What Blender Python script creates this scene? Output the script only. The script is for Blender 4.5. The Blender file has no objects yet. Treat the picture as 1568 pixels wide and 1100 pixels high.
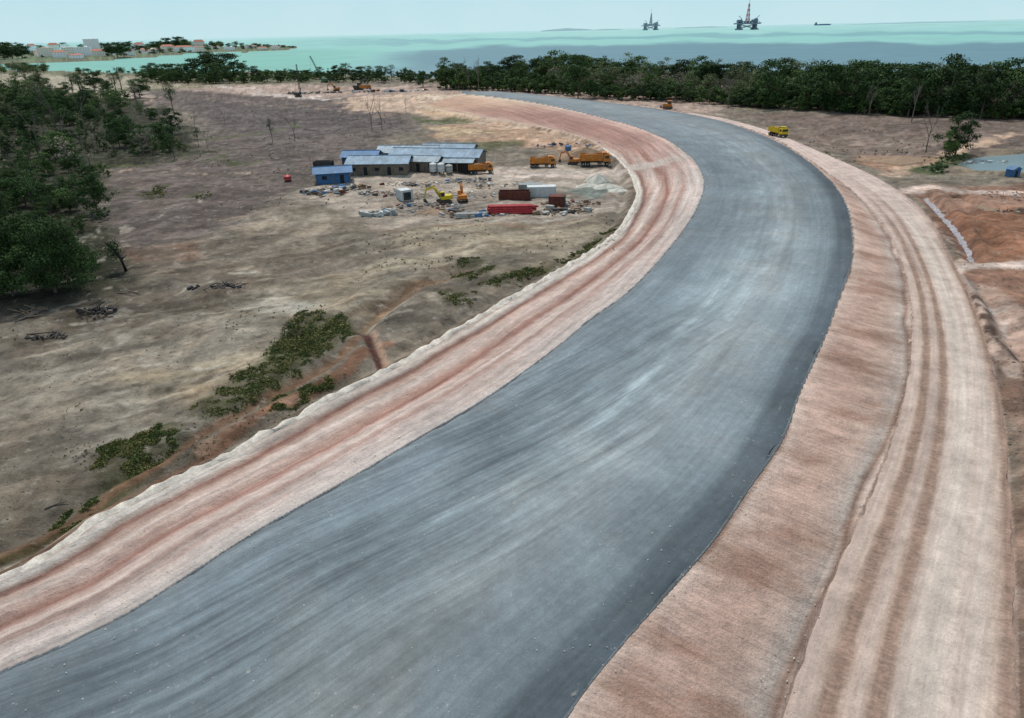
import bpy, math, random
import numpy as np
from mathutils import Matrix, Vector
random.seed(7); rng=np.random.default_rng(7)
scene=bpy.context.scene
GA=0.80
# ------------------------------------------------------------------ camera
CAM_H=32.0; FPX=1568*24/36.0
pitch=math.atan(502.4/FPX); roll=math.radians(1.36)
F=Vector((0,math.cos(pitch),-math.sin(pitch))); R0=Vector((1,0,0)); U0=R0.cross(F)
Rv=R0*math.cos(roll)-U0*math.sin(roll); Uv=U0*math.cos(roll)+R0*math.sin(roll)
cd=bpy.data.cameras.new("camera"); cam=bpy.data.objects.new("camera",cd); scene.collection.objects.link(cam)
cd.sensor_width=36; cd.lens=24; cd.clip_start=0.5; cd.clip_end=200000
M=Matrix.Identity(4)
for i in range(3):
    M[i][0]=Rv[i]; M[i][1]=Uv[i]; M[i][2]=-F[i]
M[2][3]=CAM_H
cam.matrix_world=M; scene.camera=cam
def survey(u,v,z=0.0):
    """photogrammetry: photo measurement -> ground position on level z"""
    d=F+Rv*((u-784)/FPX)+Uv*(-(v-550)/FPX)
    k=(z-CAM_H)/d.z
    return (d.x*k,d.y*k)
def depth(u,v,z=0.0):
    d=F+Rv*((u-784)/FPX)+Uv*(-(v-550)/FPX)
    return (z-CAM_H)/d.z
def mpp(u,v,z=0.0): return depth(u,v,z)/FPX
def sv(pts,z=0.0): return np.array([survey(u,v,z) for u,v in pts],dtype=np.float64)
# ------------------------------------------------------------------ colour / noise
def lin1(c):
    c=c/255.0
    return c/12.92 if c<=0.04045 else ((c+0.055)/1.055)**2.4
def L(r,g,b,gain=None):
    g_=GA if gain is None else gain
    return np.array([lin1(r)*g_,lin1(g)*g_,lin1(b)*g_])
_tab=rng.random((256,256)).astype(np.float32)
def vnoise(x,y):
    xi=np.floor(x).astype(np.int64); yi=np.floor(y).astype(np.int64)
    fx=(x-xi); fy=(y-yi); fx=fx*fx*(3-2*fx); fy=fy*fy*(3-2*fy)
    a=_tab[xi&255,yi&255]; b=_tab[(xi+1)&255,yi&255]; c=_tab[xi&255,(yi+1)&255]; d=_tab[(xi+1)&255,(yi+1)&255]
    return (a*(1-fx)+b*fx)*(1-fy)+(c*(1-fx)+d*fx)*fy
def fbm(x,y,o=4):
    s=0;a=0.5;t=0
    for i in range(o):
        s=s+a*vnoise(x+17.3*i,y+9.1*i); t+=a; a*=0.5; x=x*2.03; y=y*2.03
    return s/t
def sstep(a,b,x):
    t=np.clip((x-a)/(b-a),0,1); return t*t*(3-2*t)
# ------------------------------------------------------------------ lines
def catmull(P,n=8):
    P=np.asarray(P); Q=np.vstack([2*P[0]-P[1],P,2*P[-1]-P[-2]]); out=[]
    for i in range(1,len(Q)-2):
        for j in range(n):
            t=j/n
            out.append(0.5*((2*Q[i])+(-Q[i-1]+Q[i+1])*t+(2*Q[i-1]-5*Q[i]+4*Q[i+1]-Q[i+2])*t*t+(-Q[i-1]+3*Q[i]-3*Q[i+1]+Q[i+2])*t**3))
    out.append(Q[-2]); return np.array(out)
def extend(P,m0,m1):
    d0=P[0]-P[2]; d0/=np.linalg.norm(d0); d1=P[-1]-P[-3]; d1/=np.linalg.norm(d1)
    return np.vstack([P[0]+d0*m0,P,P[-1]+d1*m1])
def arclen(P): return np.concatenate([[0],np.cumsum(np.linalg.norm(np.diff(P,axis=0),axis=1))])
def resample(P,step):
    s=arclen(P); n=max(2,int(s[-1]/step)); t=np.linspace(0,s[-1],n)
    return np.stack([np.interp(t,s,P[:,0]),np.interp(t,s,P[:,1])],1)
ZR=2.0; ZS=0.3; ZL3=0.6
L1=[(-120,1088),(0,1028),(100,985),(200,935),(300,872),(400,808),(500,752),(570,712),(640,670),(710,630),(775,588),(860,525),(905,487),(955,452),(1000,408),(1040,360),(1065,322),(1078,285),(1073,262),(1062,245),(1048,233),(1030,219),(1005,206),(970,193),(930,182),(890,172),(845,162),(800,154),(755,148),(715,144)]
R1=[(800,1190),(868,1100),(905,1046),(960,980),(1040,890),(1100,820),(1150,745),(1200,672),(1226,600),(1262,520),(1288,450),(1305,400),(1305,350),(1295,310),(1270,275),(1235,245),(1200,222),(1150,200),(1100,184),(1040,172),(980,163),(920,156),(860,149),(800,143),(755,140),(715,138)]
L3=[(-100,935),(0,888),(60,860),(110,826),(150,796),(230,757),(300,722),(350,700),(380,680),(450,645),(500,615),(560,585),(610,560),(660,530),(720,495),(780,460),(840,425),(900,390),(940,362),(962,332),(976,300),(972,282),(966,266),(955,253),(942,240),(925,228),(900,215),(860,202),(800,190),(740,180),(680,171),(640,163)]
R2=[(1165,1200),(1195,1100),(1238,970),(1275,880),(1320,780),(1358,690),(1385,600),(1396,500),(1386,420),(1362,362),(1335,322),(1303,290),(1262,260),(1225,235),(1190,214),(1150,198),(1105,186),(1060,176)]
R4=[(1570,1250),(1562,1100),(1560,980),(1556,860),(1548,740),(1535,620),(1500,490),(1462,405),(1425,335),(1385,298),(1335,268),(1280,243),(1235,224),(1195,207),(1150,192),(1105,181),(1060,173)]
wL1=resample(extend(catmull(sv(L1,ZR)),40,5),1.5)
wR1=resample(extend(catmull(sv(R1,ZR)),40,5),1.5)
wL3=resample(extend(catmull(sv(L3,ZL3)),40,5),2.0)
wR2=resample(extend(catmull(sv(R2,ZS)),40,5),2.0)
wR4=resample(extend(catmull(sv(R4,ZS)),40,5),2.0)
def dist_line(P,line,sel=None):
    n=len(P); D=np.full(n,1e9,np.float32); S=np.zeros(n,np.float32); s=arclen(line)
    idx=np.arange(n) if sel is None else sel
    p=P[idx].astype(np.float32); d=np.full(len(idx),1e18,np.float32); ss=np.zeros(len(idx),np.float32)
    for i in range(len(line)-1):
        a=line[i].astype(np.float32); e=(line[i+1]-line[i]).astype(np.float32); l2=float(e@e)
        if l2<1e-9: continue
        qx=p[:,0]-a[0]; qy=p[:,1]-a[1]
        t=np.clip((qx*e[0]+qy*e[1])/l2,0,1); qx-=t*e[0]; qy-=t*e[1]
        dd=qx*qx+qy*qy; m=dd<d; d[m]=dd[m]; ss[m]=s[i]+t[m]*math.sqrt(l2)
    D[idx]=np.sqrt(d); S[idx]=ss; return D,S
def inside(P,poly):
    x=P[:,0]; y=P[:,1]; r=np.zeros(len(P),bool); n=len(poly)
    for i in range(n):
        x1,y1=poly[i]; x2,y2=poly[(i+1)%n]
        if y1==y2: continue
        c=((y1>y)!=(y2>y)) & (x<(x2-x1)*(y-y1)/(y2-y1)+x1)
        r^=c
    return r
def sd_poly(P,poly,margin):
    lo=poly.min(0)-margin; hi=poly.max(0)+margin
    sel=np.where((P[:,0]>lo[0])&(P[:,0]<hi[0])&(P[:,1]>lo[1])&(P[:,1]<hi[1]))[0]
    if len(sel)==0: return sel,np.zeros(0)
    D,_=dist_line(P,np.vstack([poly,poly[:1]]),sel)
    d=D[sel]; ins=inside(P[sel],poly)
    return sel,np.where(ins,-d,d)
# ------------------------------------------------------------------ mesh helpers
def np_mesh(name,V,Fq,mats,smooth=False,matidx=None):
    me=bpy.data.meshes.new(name); V=np.asarray(V,np.float32); Fq=np.asarray(Fq,np.int32); k=Fq.shape[1]
    me.vertices.add(len(V)); me.vertices.foreach_set("co",V.ravel())
    me.loops.add(Fq.size); me.loops.foreach_set("vertex_index",Fq.ravel())
    me.polygons.add(len(Fq)); me.polygons.foreach_set("loop_start",np.arange(0,Fq.size,k,dtype=np.int32))
    if matidx is not None: me.polygons.foreach_set("material_index",np.asarray(matidx,np.int32))
    for m in mats: me.materials.append(m)
    me.update(calc_edges=True)
    if smooth: me.polygons.foreach_set("use_smooth",np.ones(len(Fq),bool))
    return me
def add_col(me,C,name="Col"):
    a=me.attributes.new(name,'FLOAT_COLOR','POINT'); c=np.ones((len(C),4),np.float32); c[:,:3]=C; a.data.foreach_set("color",c.ravel())
def add_vec(me,Vv,name):
    a=me.attributes.new(name,'FLOAT_VECTOR','POINT'); a.data.foreach_set("vector",np.asarray(Vv,np.float32).ravel())
def link(name,me,parent=None,loc=(0,0,0),yaw=0,scale=1):
    o=bpy.data.objects.new(name,me); scene.collection.objects.link(o)
    o.location=loc; o.rotation_euler=(0,0,yaw)
    o.scale=(scale,)*3 if not isinstance(scale,(tuple,list)) else scale
    if parent: o.parent=parent
    return o
def grid_faces(nr,nc):
    i=np.arange(nr-1)[:,None]*nc+np.arange(nc-1)[None,:]; i=i.ravel()
    return np.stack([i,i+1,i+nc+1,i+nc],1)
# ------------------------------------------------------------------ materials
def newmat(name):
    m=bpy.data.materials.new(name); m.use_nodes=True; nt=m.node_tree; nt.nodes.clear()
    o=nt.nodes.new('ShaderNodeOutputMaterial'); b=nt.nodes.new('ShaderNodeBsdfPrincipled'); nt.links.new(b.outputs[0],o.inputs[0])
    return m,nt,b
class G:
    def __init__(s,nt): s.nt=nt
    def put(s,inp,v):
        if isinstance(v,bpy.types.NodeSocket): s.nt.links.new(v,inp)
        else: inp.default_value=v
    def attr(s,n):
        a=s.nt.nodes.new('ShaderNodeAttribute'); a.attribute_name=n; return a
    def obj(s): return s.nt.nodes.new('ShaderNodeTexCoord').outputs['Object']
    def sep(s,v):
        n=s.nt.nodes.new('ShaderNodeSeparateXYZ'); s.nt.links.new(v,n.inputs[0]); return n.outputs
    def math(s,op,a,b=0.0,c=0.0,clamp=False):
        n=s.nt.nodes.new('ShaderNodeMath'); n.operation=op; n.use_clamp=clamp
        s.put(n.inputs[0],a); s.put(n.inputs[1],b); s.put(n.inputs[2],c); return n.outputs[0]
    def mul(s,*a):
        r=a[0]
        for x in a[1:]: r=s.math('MULTIPLY',r,x)
        return r
    def fade(s,f,mask): # 1 + mask*(f-1)
        return s.math('ADD',1.0,s.math('MULTIPLY',mask,s.math('SUBTRACT',f,1.0)))
    def mapr(s,v,a,b,c,d):
        n=s.nt.nodes.new('ShaderNodeMapRange'); s.put(n.inputs[0],v)
        for i,x in enumerate((a,b,c,d)): s.put(n.inputs[i+1],x)
        return n.outputs[0]
    def noise(s,vec,scale,detail=5,rough=.6,dist=0.0):
        n=s.nt.nodes.new('ShaderNodeTexNoise'); s.put(n.inputs['Vector'],vec); n.inputs['Scale'].default_value=scale
        n.inputs['Detail'].default_value=detail; n.inputs['Roughness'].default_value=rough; n.inputs['Distortion'].default_value=dist
        return n.outputs[0]
    def vmul(s,vec,xyz,rot=0):
        n=s.nt.nodes.new('ShaderNodeMapping'); s.put(n.inputs[0],vec); n.inputs['Scale'].default_value=xyz; n.inputs['Rotation'].default_value=(0,0,rot); return n.outputs[0]
    def mix(s,f,a,b,mode='MIX'):
        n=s.nt.nodes.new('ShaderNodeMix'); n.data_type='RGBA'; n.blend_type=mode
        s.put(n.inputs[0],f); s.put(n.inputs[6],a); s.put(n.inputs[7],b); return n.outputs[2]
    def bump(s,h,strength,dist):
        n=s.nt.nodes.new('ShaderNodeBump'); s.put(n.inputs['Height'],h); n.inputs['Strength'].default_value=strength; n.inputs['Distance'].default_value=dist; return n.outputs[0]
    def scalecol(s,col,f):
        n=s.nt.nodes.new('ShaderNodeVectorMath'); n.operation='SCALE'; s.put(n.inputs[0],col); s.put(n.inputs['Scale'],f); return n.outputs[0]
def c4(c): return (float(c[0]),float(c[1]),float(c[2]),1)
def simple(name,rgb,rough=.7,metal=0,var=.25,scale=1.5,gain=None,bump=0.0,spec=.3):
    m,nt,b=newmat(name); g=G(nt); o=g.obj()
    n=g.noise(o,scale,5,.65); n2=g.noise(o,scale*9,3,.6)
    f=g.math('MULTIPLY',g.mapr(n,.3,.7,1-var,1+var),g.mapr(n2,.3,.7,1-var*.6,1+var*.6))
    nt.links.new(g.scalecol(tuple(L(*rgb,gain)),f),b.inputs['Base Color'])
    b.inputs['Roughness'].default_value=rough; b.inputs['Metallic'].default_value=metal; b.inputs['Specular IOR Level'].default_value=spec
    if bump: nt.links.new(g.bump(n2,.6,bump),b.inputs['Normal'])
    return m
# ground
def ground_material():
    m,nt,b=newmat("bare_earth"); g=G(nt); o=g.obj(); col=g.attr('Col').outputs['Color']; sd=g.attr('sd').outputs['Vector']
    mL,mS,mG=g.sep(g.attr('mask').outputs['Vector'])
    nA=g.noise(o,.06,6,.7,.4); nC=g.noise(o,.9,8,.76,.2); nD=g.noise(o,6,3,.7); nE=g.noise(o,.33,8,.74,.3)
    f=g.mul(g.mapr(nA,.3,.7,.82,1.18),g.mapr(nC,.3,.7,.80,1.20),g.mapr(nD,.3,.7,.86,1.14))
    free=g.math('SUBTRACT',1.0,g.math('MAXIMUM',mL,mS),clamp=True)
    fB=g.mul(g.mapr(nE,.3,.7,.58,1.4),g.mapr(nC,.36,.46,.74,1.0))
    f=g.mul(f,g.fade(fB,free))
    sl=g.noise(g.vmul(sd,(.05,1.2,0)),1,6,.7); sl2=g.noise(g.vmul(sd,(.4,3.5,0)),1,4,.7); sl3=g.noise(g.vmul(sd,(.02,.5,0)),1,3,.6)
    fl=g.mul(g.mapr(sl,.3,.7,.76,1.24),g.mapr(sl2,.3,.7,.86,1.14),g.mapr(sl3,.35,.65,.86,1.12))
    f=g.mul(f,g.fade(fl,mL))
    ss=g.noise(g.vmul(g.vmul(sd,(1,1,0),.25),(3.4,.12,0)),1,4,.7); s2=g.noise(g.vmul(g.vmul(sd,(1,1,0),.5),(.30,.09,0)),1,6,.62)
    fs=g.mul(g.mapr(ss,.3,.7,.82,1.18),g.mapr(s2,.34,.66,.68,1.28))
    f=g.mul(f,g.fade(fs,mS))
    c=g.scalecol(col,f)
    hue=g.noise(o,.14,5,.65,.3)
    c=g.mix(g.mul(g.mapr(hue,.45,.7,0,.5),free),c,(1.1,.95,.82,1),'MULTIPLY')
    pal=g.noise(o,.5,8,.78); c=g.mix(g.mul(g.mapr(pal,.56,.68,0,.5),free),c,c4(L(208,200,184)))
    red=g.noise(g.vmul(sd,(.04,.6,0)),1,5,.65); c=g.mix(g.mul(g.mapr(red,.5,.64,0,.45),mL),c,(.88,.68,.60,1),'MULTIPLY')
    c=g.mix(g.mul(g.mapr(s2,.5,.40,0,.6),mS),c,(1.0,.86,.78,1),'MULTIPLY')
    nt.links.new(c,b.inputs['Base Color']); b.inputs['Roughness'].default_value=.95; b.inputs['Specular IOR Level'].default_value=.1
    h=g.math('ADD',g.math('MULTIPLY',nC,1.0),g.math('MULTIPLY',nD,.3)); h=g.math('ADD',h,g.mul(nE,1.6,free))
    h=g.math('ADD',h,g.mul(mS,ss,.3)); h=g.math('ADD',h,g.mul(mL,sl,.8))
    nt.links.new(g.bump(h,.85,.4),b.inputs['Normal'])
    return m
def road_material():
    m,nt,b=newmat("asphalt_base_course"); g=G(nt); o=g.obj(); col=g.attr('Col').outputs['Color']; sd=g.attr('sd').outputs['Vector']; sk=g.attr('skew').outputs['Vector']
    msk=g.sep(sd)[2]
    a=g.noise(g.vmul(sd,(.02,.8,0)),1,5,.62); bq=g.noise(g.vmul(sd,(.05,4,0)),1,3,.6); d=g.noise(g.vmul(sk,(.045,1.1,0)),1,5,.66); d2=g.noise(g.vmul(sk,(.09,3.2,0)),1,4,.66)
    e=g.noise(o,.16,8,.72,.2); fine=g.noise(o,9,3,.75); md=g.noise(o,1.4,7,.74)
    f=g.mul(g.mapr(a,.3,.7,.86,1.15),g.mapr(bq,.3,.7,.93,1.07),g.mapr(e,.3,.7,.80,1.22),g.mapr(fine,.3,.7,.88,1.12),g.mapr(md,.3,.7,.86,1.14))
    f=g.mul(f,g.fade(g.mul(g.mapr(d,.3,.7,.66,1.3),g.mapr(d2,.3,.7,.8,1.2)),msk))
    c=g.scalecol(col,f)
    st=g.noise(g.vmul(sd,(.5,1.1,0)),1,6,.75); c=g.mix(g.mapr(st,.63,.76,0,.55),c,c4(L(186,182,172)))
    s3=g.noise(o,2.2,4,.78); c=g.mix(g.mul(g.mapr(s3,.62,.70,0,.65),g.mapr(e,.45,.6,0,1)),c,c4(L(200,196,186)))
    tn=g.noise(o,.12,5,.6,.3); c=g.mix(g.mapr(tn,.5,.7,0,.45),c,(1.12,1.0,.9,1),'MULTIPLY')
    nt.links.new(c,b.inputs['Base Color']); b.inputs['Roughness'].default_value=.85; b.inputs['Specular IOR Level'].default_value=.25
    nt.links.new(g.bump(g.math('ADD',g.math('MULTIPLY',fine,.5),g.math('MULTIPLY',md,.5)),.4,.04),b.inputs['Normal'])
    return m
def haul_material():
    m,nt,b=newmat("compacted_dirt"); g=G(nt); o=g.obj(); col=g.attr('Col').outputs['Color']; sd=g.attr('sd').outputs['Vector']
    tm=g.sep(sd)[2]
    a=g.noise(g.vmul(sd,(.03,1.3,0)),1,5,.66); bq=g.noise(g.vmul(sd,(.7,1.8,0)),1,7,.75); e=g.noise(o,.35,7,.74,.2); fine=g.noise(o,6,4,.7)
    tr=g.noise(g.vmul(sd,(3.5,1.6,0)),1,3,.6)
    f=g.mul(g.mapr(a,.3,.7,.80,1.2),g.mapr(bq,.3,.7,.88,1.12),g.mapr(e,.3,.7,.74,1.22),g.mapr(fine,.3,.7,.88,1.12))
    f=g.mul(f,g.fade(g.mapr(tr,.38,.6,.8,1.12),tm))
    c=g.scalecol(col,f)
    nt.links.new(c,b.inputs['Base Color']); b.inputs['Roughness'].default_value=.92; b.inputs['Specular IOR Level'].default_value=.1
    h=g.math('ADD',g.math('MULTIPLY',bq,.8),g.math('MULTIPLY',fine,.4)); h=g.math('ADD',h,g.math('MULTIPLY',e,.8)); h=g.math('ADD',h,g.mul(tr,tm,.4))
    nt.links.new(g.bump(h,.8,.2),b.inputs['Normal']); return m
def leaf_material(name,c1,c2,gain=1.0):
    m,nt,b=newmat(name); g=G(nt); o=g.obj(); n=g.noise(o,.55,3,.7); n2=g.noise(o,4,2,.6)
    oi=nt.nodes.new('ShaderNodeObjectInfo')
    c=g.mix(g.mapr(n,.35,.65,0,1),c4(L(*c1,gain)),c4(L(*c2,gain)))
    f=g.math('MULTIPLY',g.mapr(n2,.3,.7,.6,1.4),g.mapr(oi.outputs['Random'],0,1,.65,1.4))
    nt.links.new(g.scalecol(c,f),b.inputs['Base Color']); b.inputs['Roughness'].default_value=.8; b.inputs['Specular IOR Level'].default_value=.12
    return m
M_ground=ground_material(); M_road=road_material(); M_haul=haul_material()
M_leafD=leaf_material("dark_foliage",(42,62,36),(66,88,46)); M_leafO=leaf_material("olive_foliage",(82,94,62),(112,118,84)); M_leafM=leaf_material("mid_foliage",(56,78,42),(86,106,54))
M_dry=leaf_material("dry_foliage",(116,112,96),(146,138,118)); M_grass=leaf_material("scrub_foliage",(68,82,44),(112,108,66)); M_bark=simple("bark",(110,98,86),.9)
M_deadbark=simple("dead_bark",(120,110,100),.9)
# ------------------------------------------------------------------ terrain
NA=1150; NR=760
az=np.radians(np.linspace(-62,62,NA)); dep=np.radians(np.linspace(0.62,70,NR))
rr=CAM_H/np.tan(dep)
X=(rr[:,None]*np.sin(az)[None,:]).ravel(); Y=(rr[:,None]*np.cos(az)[None,:]).ravel(); P=np.stack([X,Y],1); RG=np.hypot(X,Y)
near=np.where((RG<460)&(X>-90)&(X<170))[0]
dL1,sL1=dist_line(P,wL1,near); dR1,sR1=dist_line(P,wR1,near); dL3,_=dist_line(P,wL3,near); dR2,sR2=dist_line(P,wR2,near); dR4,_=dist_line(P,wR4,near)
def ins(poly):
    r=np.zeros(len(P),bool); r[near]=inside(P[near],poly); return r
inRoad=ins(np.vstack([wL1,wR1[::-1]])); inLS=ins(np.vstack([wL1,wL3[::-1]]))&~inRoad; inRS=ins(np.vstack([wR1,wR2[::-1]]))&~inRoad; inH=ins(np.vstack([wR2,wR4[::-1]]))&~inRoad&~inRS
base=(fbm(X*.02,Y*.02,4)-.5)*2.4+(fbm(X*.12,Y*.12,4)-.5)*1.2+(fbm(X*.7,Y*.7,3)-.5)*.26
dedge=np.minimum(np.minimum(dL3,dR4),np.minimum(dL1,dR1))
base=base*sstep(0,10,dedge)
small=(fbm(X*.7,Y*.7,4)-.5)
Z=base.copy()
tL=dL1/(dL1+dL3+1e-6); tS=dR1/(dR1+dR2+1e-6)
out=~(inRoad|inLS|inRS|inH)
Z[out]+=(ZL3*np.exp(-(dL3[out]/2.0)**2))+ZS*np.exp(-(dR4[out]/3.0)**2)
Z[out]-=.6*np.exp(-((dL3[out]-2.8)/1.0)**2)*sstep(400,200,RG[out])
prof=np.interp(tL,[0,.2,.28,.45,.55,.68,.85,.94,1],[2.0,1.8,1.7,1.0,.62,.8,.5,.85,.6])
farb=sstep(170,260,RG); profF=np.interp(tL,[0,.08,.7,.85,1],[2.05,1.95,.35,.3,.5]); prof=prof*(1-farb)+profF*farb
Z=np.where(inLS,prof+small*.35*sstep(0,1.5,np.minimum(dL1,dL3))-.05*sstep(0,.3,dL1),Z)
profR=np.interp(tS,[0,.05,.8,.92,1],[2.0,1.95,.35,.08,.3])
Z=np.where(inRS,profR+small*.25*sstep(0,1.0,np.minimum(dR1,dR2)),Z)
Z=np.where(inH,ZS-.2*sstep(0,.8,np.minimum(dR2,dR4)),Z)
Z=np.where(inRoad,ZR-.25*sstep(0,.6,np.minimum(dL1,dR1)),Z)
def zstroke(line,width,dz,z=0.0):
    w=catmull(sv(line,z),5); m=width*2.5; lo=w.min(0)-m; hi=w.max(0)+m
    sel=np.where((X>lo[0])&(X<hi[0])&(Y>lo[1])&(Y<hi[1])&out)[0]
    if len(sel)==0: return
    D,_=dist_line(P,w,sel); Z[sel]+=dz*np.exp(-(D[sel]/width)**2)
zstroke([(1418,300),(1440,325),(1462,350),(1478,375),(1492,398)],1.2,-.9); zstroke([(1432,296),(1458,325),(1480,350),(1500,385)],1.6,.9)
zstroke([(1488,430),(1520,470),(1545,520),(1580,560)],1.3,-1.0); zstroke([(1478,430),(1505,475),(1530,525),(1560,570)],1.2,.7); zstroke([(1470,300),(1510,318),(1600,322)],1.5,-.9); zstroke([(1470,310),(1510,330),(1600,336)],1.5,.9); zstroke([(1500,345),(1540,365),(1600,372)],1.6,.9); zstroke([(1500,360),(1540,385),(1600,392)],1.4,-.7)
zstroke([(1555,600),(1570,700),(1580,900)],.8,.5); zstroke([(560,505),(590,480),(640,445),(700,420)],1.6,-1.0); zstroke([(575,500),(610,478),(650,450)],2.0,.7); zstroke([(586,560),(572,535),(562,515),(545,508)],.7,-.5)
zstroke([(0,830),(60,800),(150,745),(260,690),(380,625),(480,570),(540,528)],.9,-.6); zstroke([(30,500),(110,480),(180,470)],1.5,.8); zstroke([(130,440),(220,425),(330,445),(420,430)],2,.6); zstroke([(450,500),(520,480),(600,440)],2.5,.8)
zstroke([(20,560),(160,520),(300,480)],1.6,.5); zstroke([(200,620),(330,570),(440,520)],1.5,-.4); zstroke([(420,400),(540,380),(660,350)],2.2,.5)
pondw=sv([(1468,252),(1490,243),(1520,237),(1580,233),(1650,232),(1650,262),(1560,264),(1500,261)],0); sel,s_=sd_poly(P,pondw,6); k_=sstep(3,-1.5,s_); Z[sel]=Z[sel]*(1-k_)-.8*k_; k2=np.exp(-((s_-3.5)/2)**2)*.4; Z[sel]+=k2
# coast
coast=[(-500,112),(60,107),(120,110),(210,113),(300,113),(380,110),(470,112),(560,116),(640,120),(700,124),(900,124),(1200,124),(1400,127),(1568,130),(2100,130),(2600,420),(1568,1300),(700,1700),(0,1500),(-900,700)]
wcoast=sv(coast,-1.0)
head=[(-150,76.5),(0,73),(200,68.5),(330,66),(400,66),(455,72.5),(440,75.5),(375,79),(300,80),(210,88),(150,91),(70,94),(-100,100),(-300,104)]
whead=sv(head,-1.0)
inC=inside(P,wcoast)|(RG<300); inHd=inside(P,whead)
# ---- painting
C=np.tile(L(138,128,114),(len(P),1))
wf=.02*RG+.4
wx=X+(fbm(X*.09+5,Y*.09,5)-.5)*2*wf*1.8; wy=Y+(fbm(X*.09+50,Y*.09+30,5)-.5)*2*wf*1.8
PW=np.stack([wx,wy],1)
def paint(poly,rgb,soft=3.0,k=1.0,z=0.0,noisy=0.0,warp=True):
    Q=PW if warp else P; w=sv(poly,z); sel,s=sd_poly(Q,w,soft*2)
    if len(sel)==0: return
    a=k*sstep(soft,-soft,s)
    if noisy: a=a*np.clip(1-noisy+2*noisy*sstep(.35,.65,fbm(X[sel]*.25,Y[sel]*.25,5)),0,1)
    C[sel]=C[sel]*(1-a[:,None])+L(*rgb)[None,:]*a[:,None]
def stroke(line,width,rgb,soft=.6,k=1.0,z=0.0,warp=True,broken=0):
    Q=PW if warp else P; w=catmull(sv(line,z),5); m=width+soft*2; lo=w.min(0)-m; hi=w.max(0)+m
    sel=np.where((Q[:,0]>lo[0])&(Q[:,0]<hi[0])&(Q[:,1]>lo[1])&(Q[:,1]<hi[1]))[0]
    if len(sel)==0: return
    D,_=dist_line(Q,w,sel); a=k*sstep(width/2+soft,width/2-soft*.3,D[sel])
    if broken: a=a*sstep(.5-broken*.3,.6,fbm(X[sel]*.5,Y[sel]*.5,3))
    C[sel]=C[sel]*(1-a[:,None])+L(*rgb)[None,:]*a[:,None]
# far bare strips
paint([(-200,112),(210,118),(330,128),(500,132),(700,132),(1100,150),(1100,175),(700,160),(520,165),(300,160),(-200,150)],(182,160,146),6)
paint([(-100,112),(60,112),(220,122),(240,150),(60,140),(-100,135)],(212,194,180),5)
paint([(200,135),(460,148),(640,150),(620,205),(500,262),(440,300),(380,340),(200,385),(120,340),(180,255),(330,235),(300,180)],(114,103,97),6)
paint([(280,155),(600,165),(620,200),(430,215),(330,190)],(102,94,92),6,.7)
paint([(180,265),(420,245),(440,300),(360,330),(170,320)],(126,112,104),4,.5,noisy=.5)
stroke([(230,130),(330,133),(460,148),(560,152),(660,150)],7,(220,204,194),3,.9)
stroke([(300,152),(420,160),(520,168),(600,176)],3,(180,156,140),2,.6)
for k in range(7):
    y0=168+k*11; stroke([(240+k*8,y0),(360,y0-4+k),(500,y0-8+k*2),(600,y0-14)],1.6,(150,138,126) if k%2 else (84,77,74),1.5,.35,broken=.6)
# darker ground colour below left forest
paint([(-50,400),(200,380),(220,440),(160,470),(-50,470)],(80,75,65),4)
paint([(-50,140),(130,150),(220,150),(330,235),(250,245),(170,262),(170,320),(200,440),(-50,455)],(56,58,42),4,.95)
stroke([(120,250),(200,255),(300,242),(390,250)],3.5,(90,96,62),1.5,.8,broken=.6)
stroke([(160,268),(250,262),(380,268)],1.4,(190,168,148),1.0,.7,broken=.3)
stroke([(300,215),(380,208),(470,190)],4,(104,112,74),2,.8,broken=.5)
# dark muddy ground, left middle
paint([(40,480),(180,460),(340,440),(380,470),(200,500),(60,520)],(94,85,73),2.5,.7,noisy=.5)
paint([(200,385),(420,350),(560,370),(520,420),(380,440),(230,430)],(118,106,93),3,.65,noisy=.5)
paint([(0,520),(120,500),(240,520),(150,560),(0,580)],(112,104,91),2,.55,noisy=.5)
paint([(0,720),(120,690),(160,740),(60,800),(0,830)],(122,112,98),1.5,.6,noisy=.5)
paint([(430,440),(560,420),(620,440),(560,490),(470,480)],(138,124,105),2,.5,noisy=.5)
# pale sandy areas
paint([(360,460),(430,430),(640,390),(560,330),(740,345),(890,340),(930,350),(860,395),(700,400),(620,440),(540,500),(430,490)],(174,160,138),3,.75,noisy=.5)
paint([(330,330),(470,325),(540,340),(480,370),(360,350)],(180,165,146),3,.6,noisy=.5)
paint([(0,560),(200,480),(380,475),(440,560),(300,640),(140,700),(0,720)],(168,158,142),3,.6,noisy=.6)
paint([(150,585),(360,540),(420,560),(300,620),(200,600)],(178,160,132),2,.6,noisy=.4)
paint([(370,470),(430,450),(500,470),(440,490)],(204,198,184),1.5,.75,noisy=.6)
paint([(190,378),(300,370),(320,392),(200,398)],(158,114,92),2,.35,noisy=.6)
# bulldozer scrape marks
random.seed(21)
for k in range(110):
    u0=random.uniform(20,640); v0=random.uniform(350,720)
    if u0*.55+v0>830: continue
    du=random.uniform(60,180); dv_=-du*random.uniform(.12,.45); bow=random.uniform(-10,10)
    stroke([(u0,v0),(u0+du/2,v0+dv_/2+bow),(u0+du,v0+dv_)],random.uniform(.25,.9),random.choice([(196,188,172),(100,89,77),(206,198,182),(88,79,69)]),.35,random.uniform(.25,.6),broken=.5)
# gully
stroke([(560,505),(590,480),(640,445),(700,420)],1.2,(160,134,108),1.0,.85)
stroke([(590,470),(620,450),(660,440)],3.0,(126,102,83),1.5,.6)
stroke([(700,432),(770,420),(860,395)],1.8,(140,130,110),1.5,.6)
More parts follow.
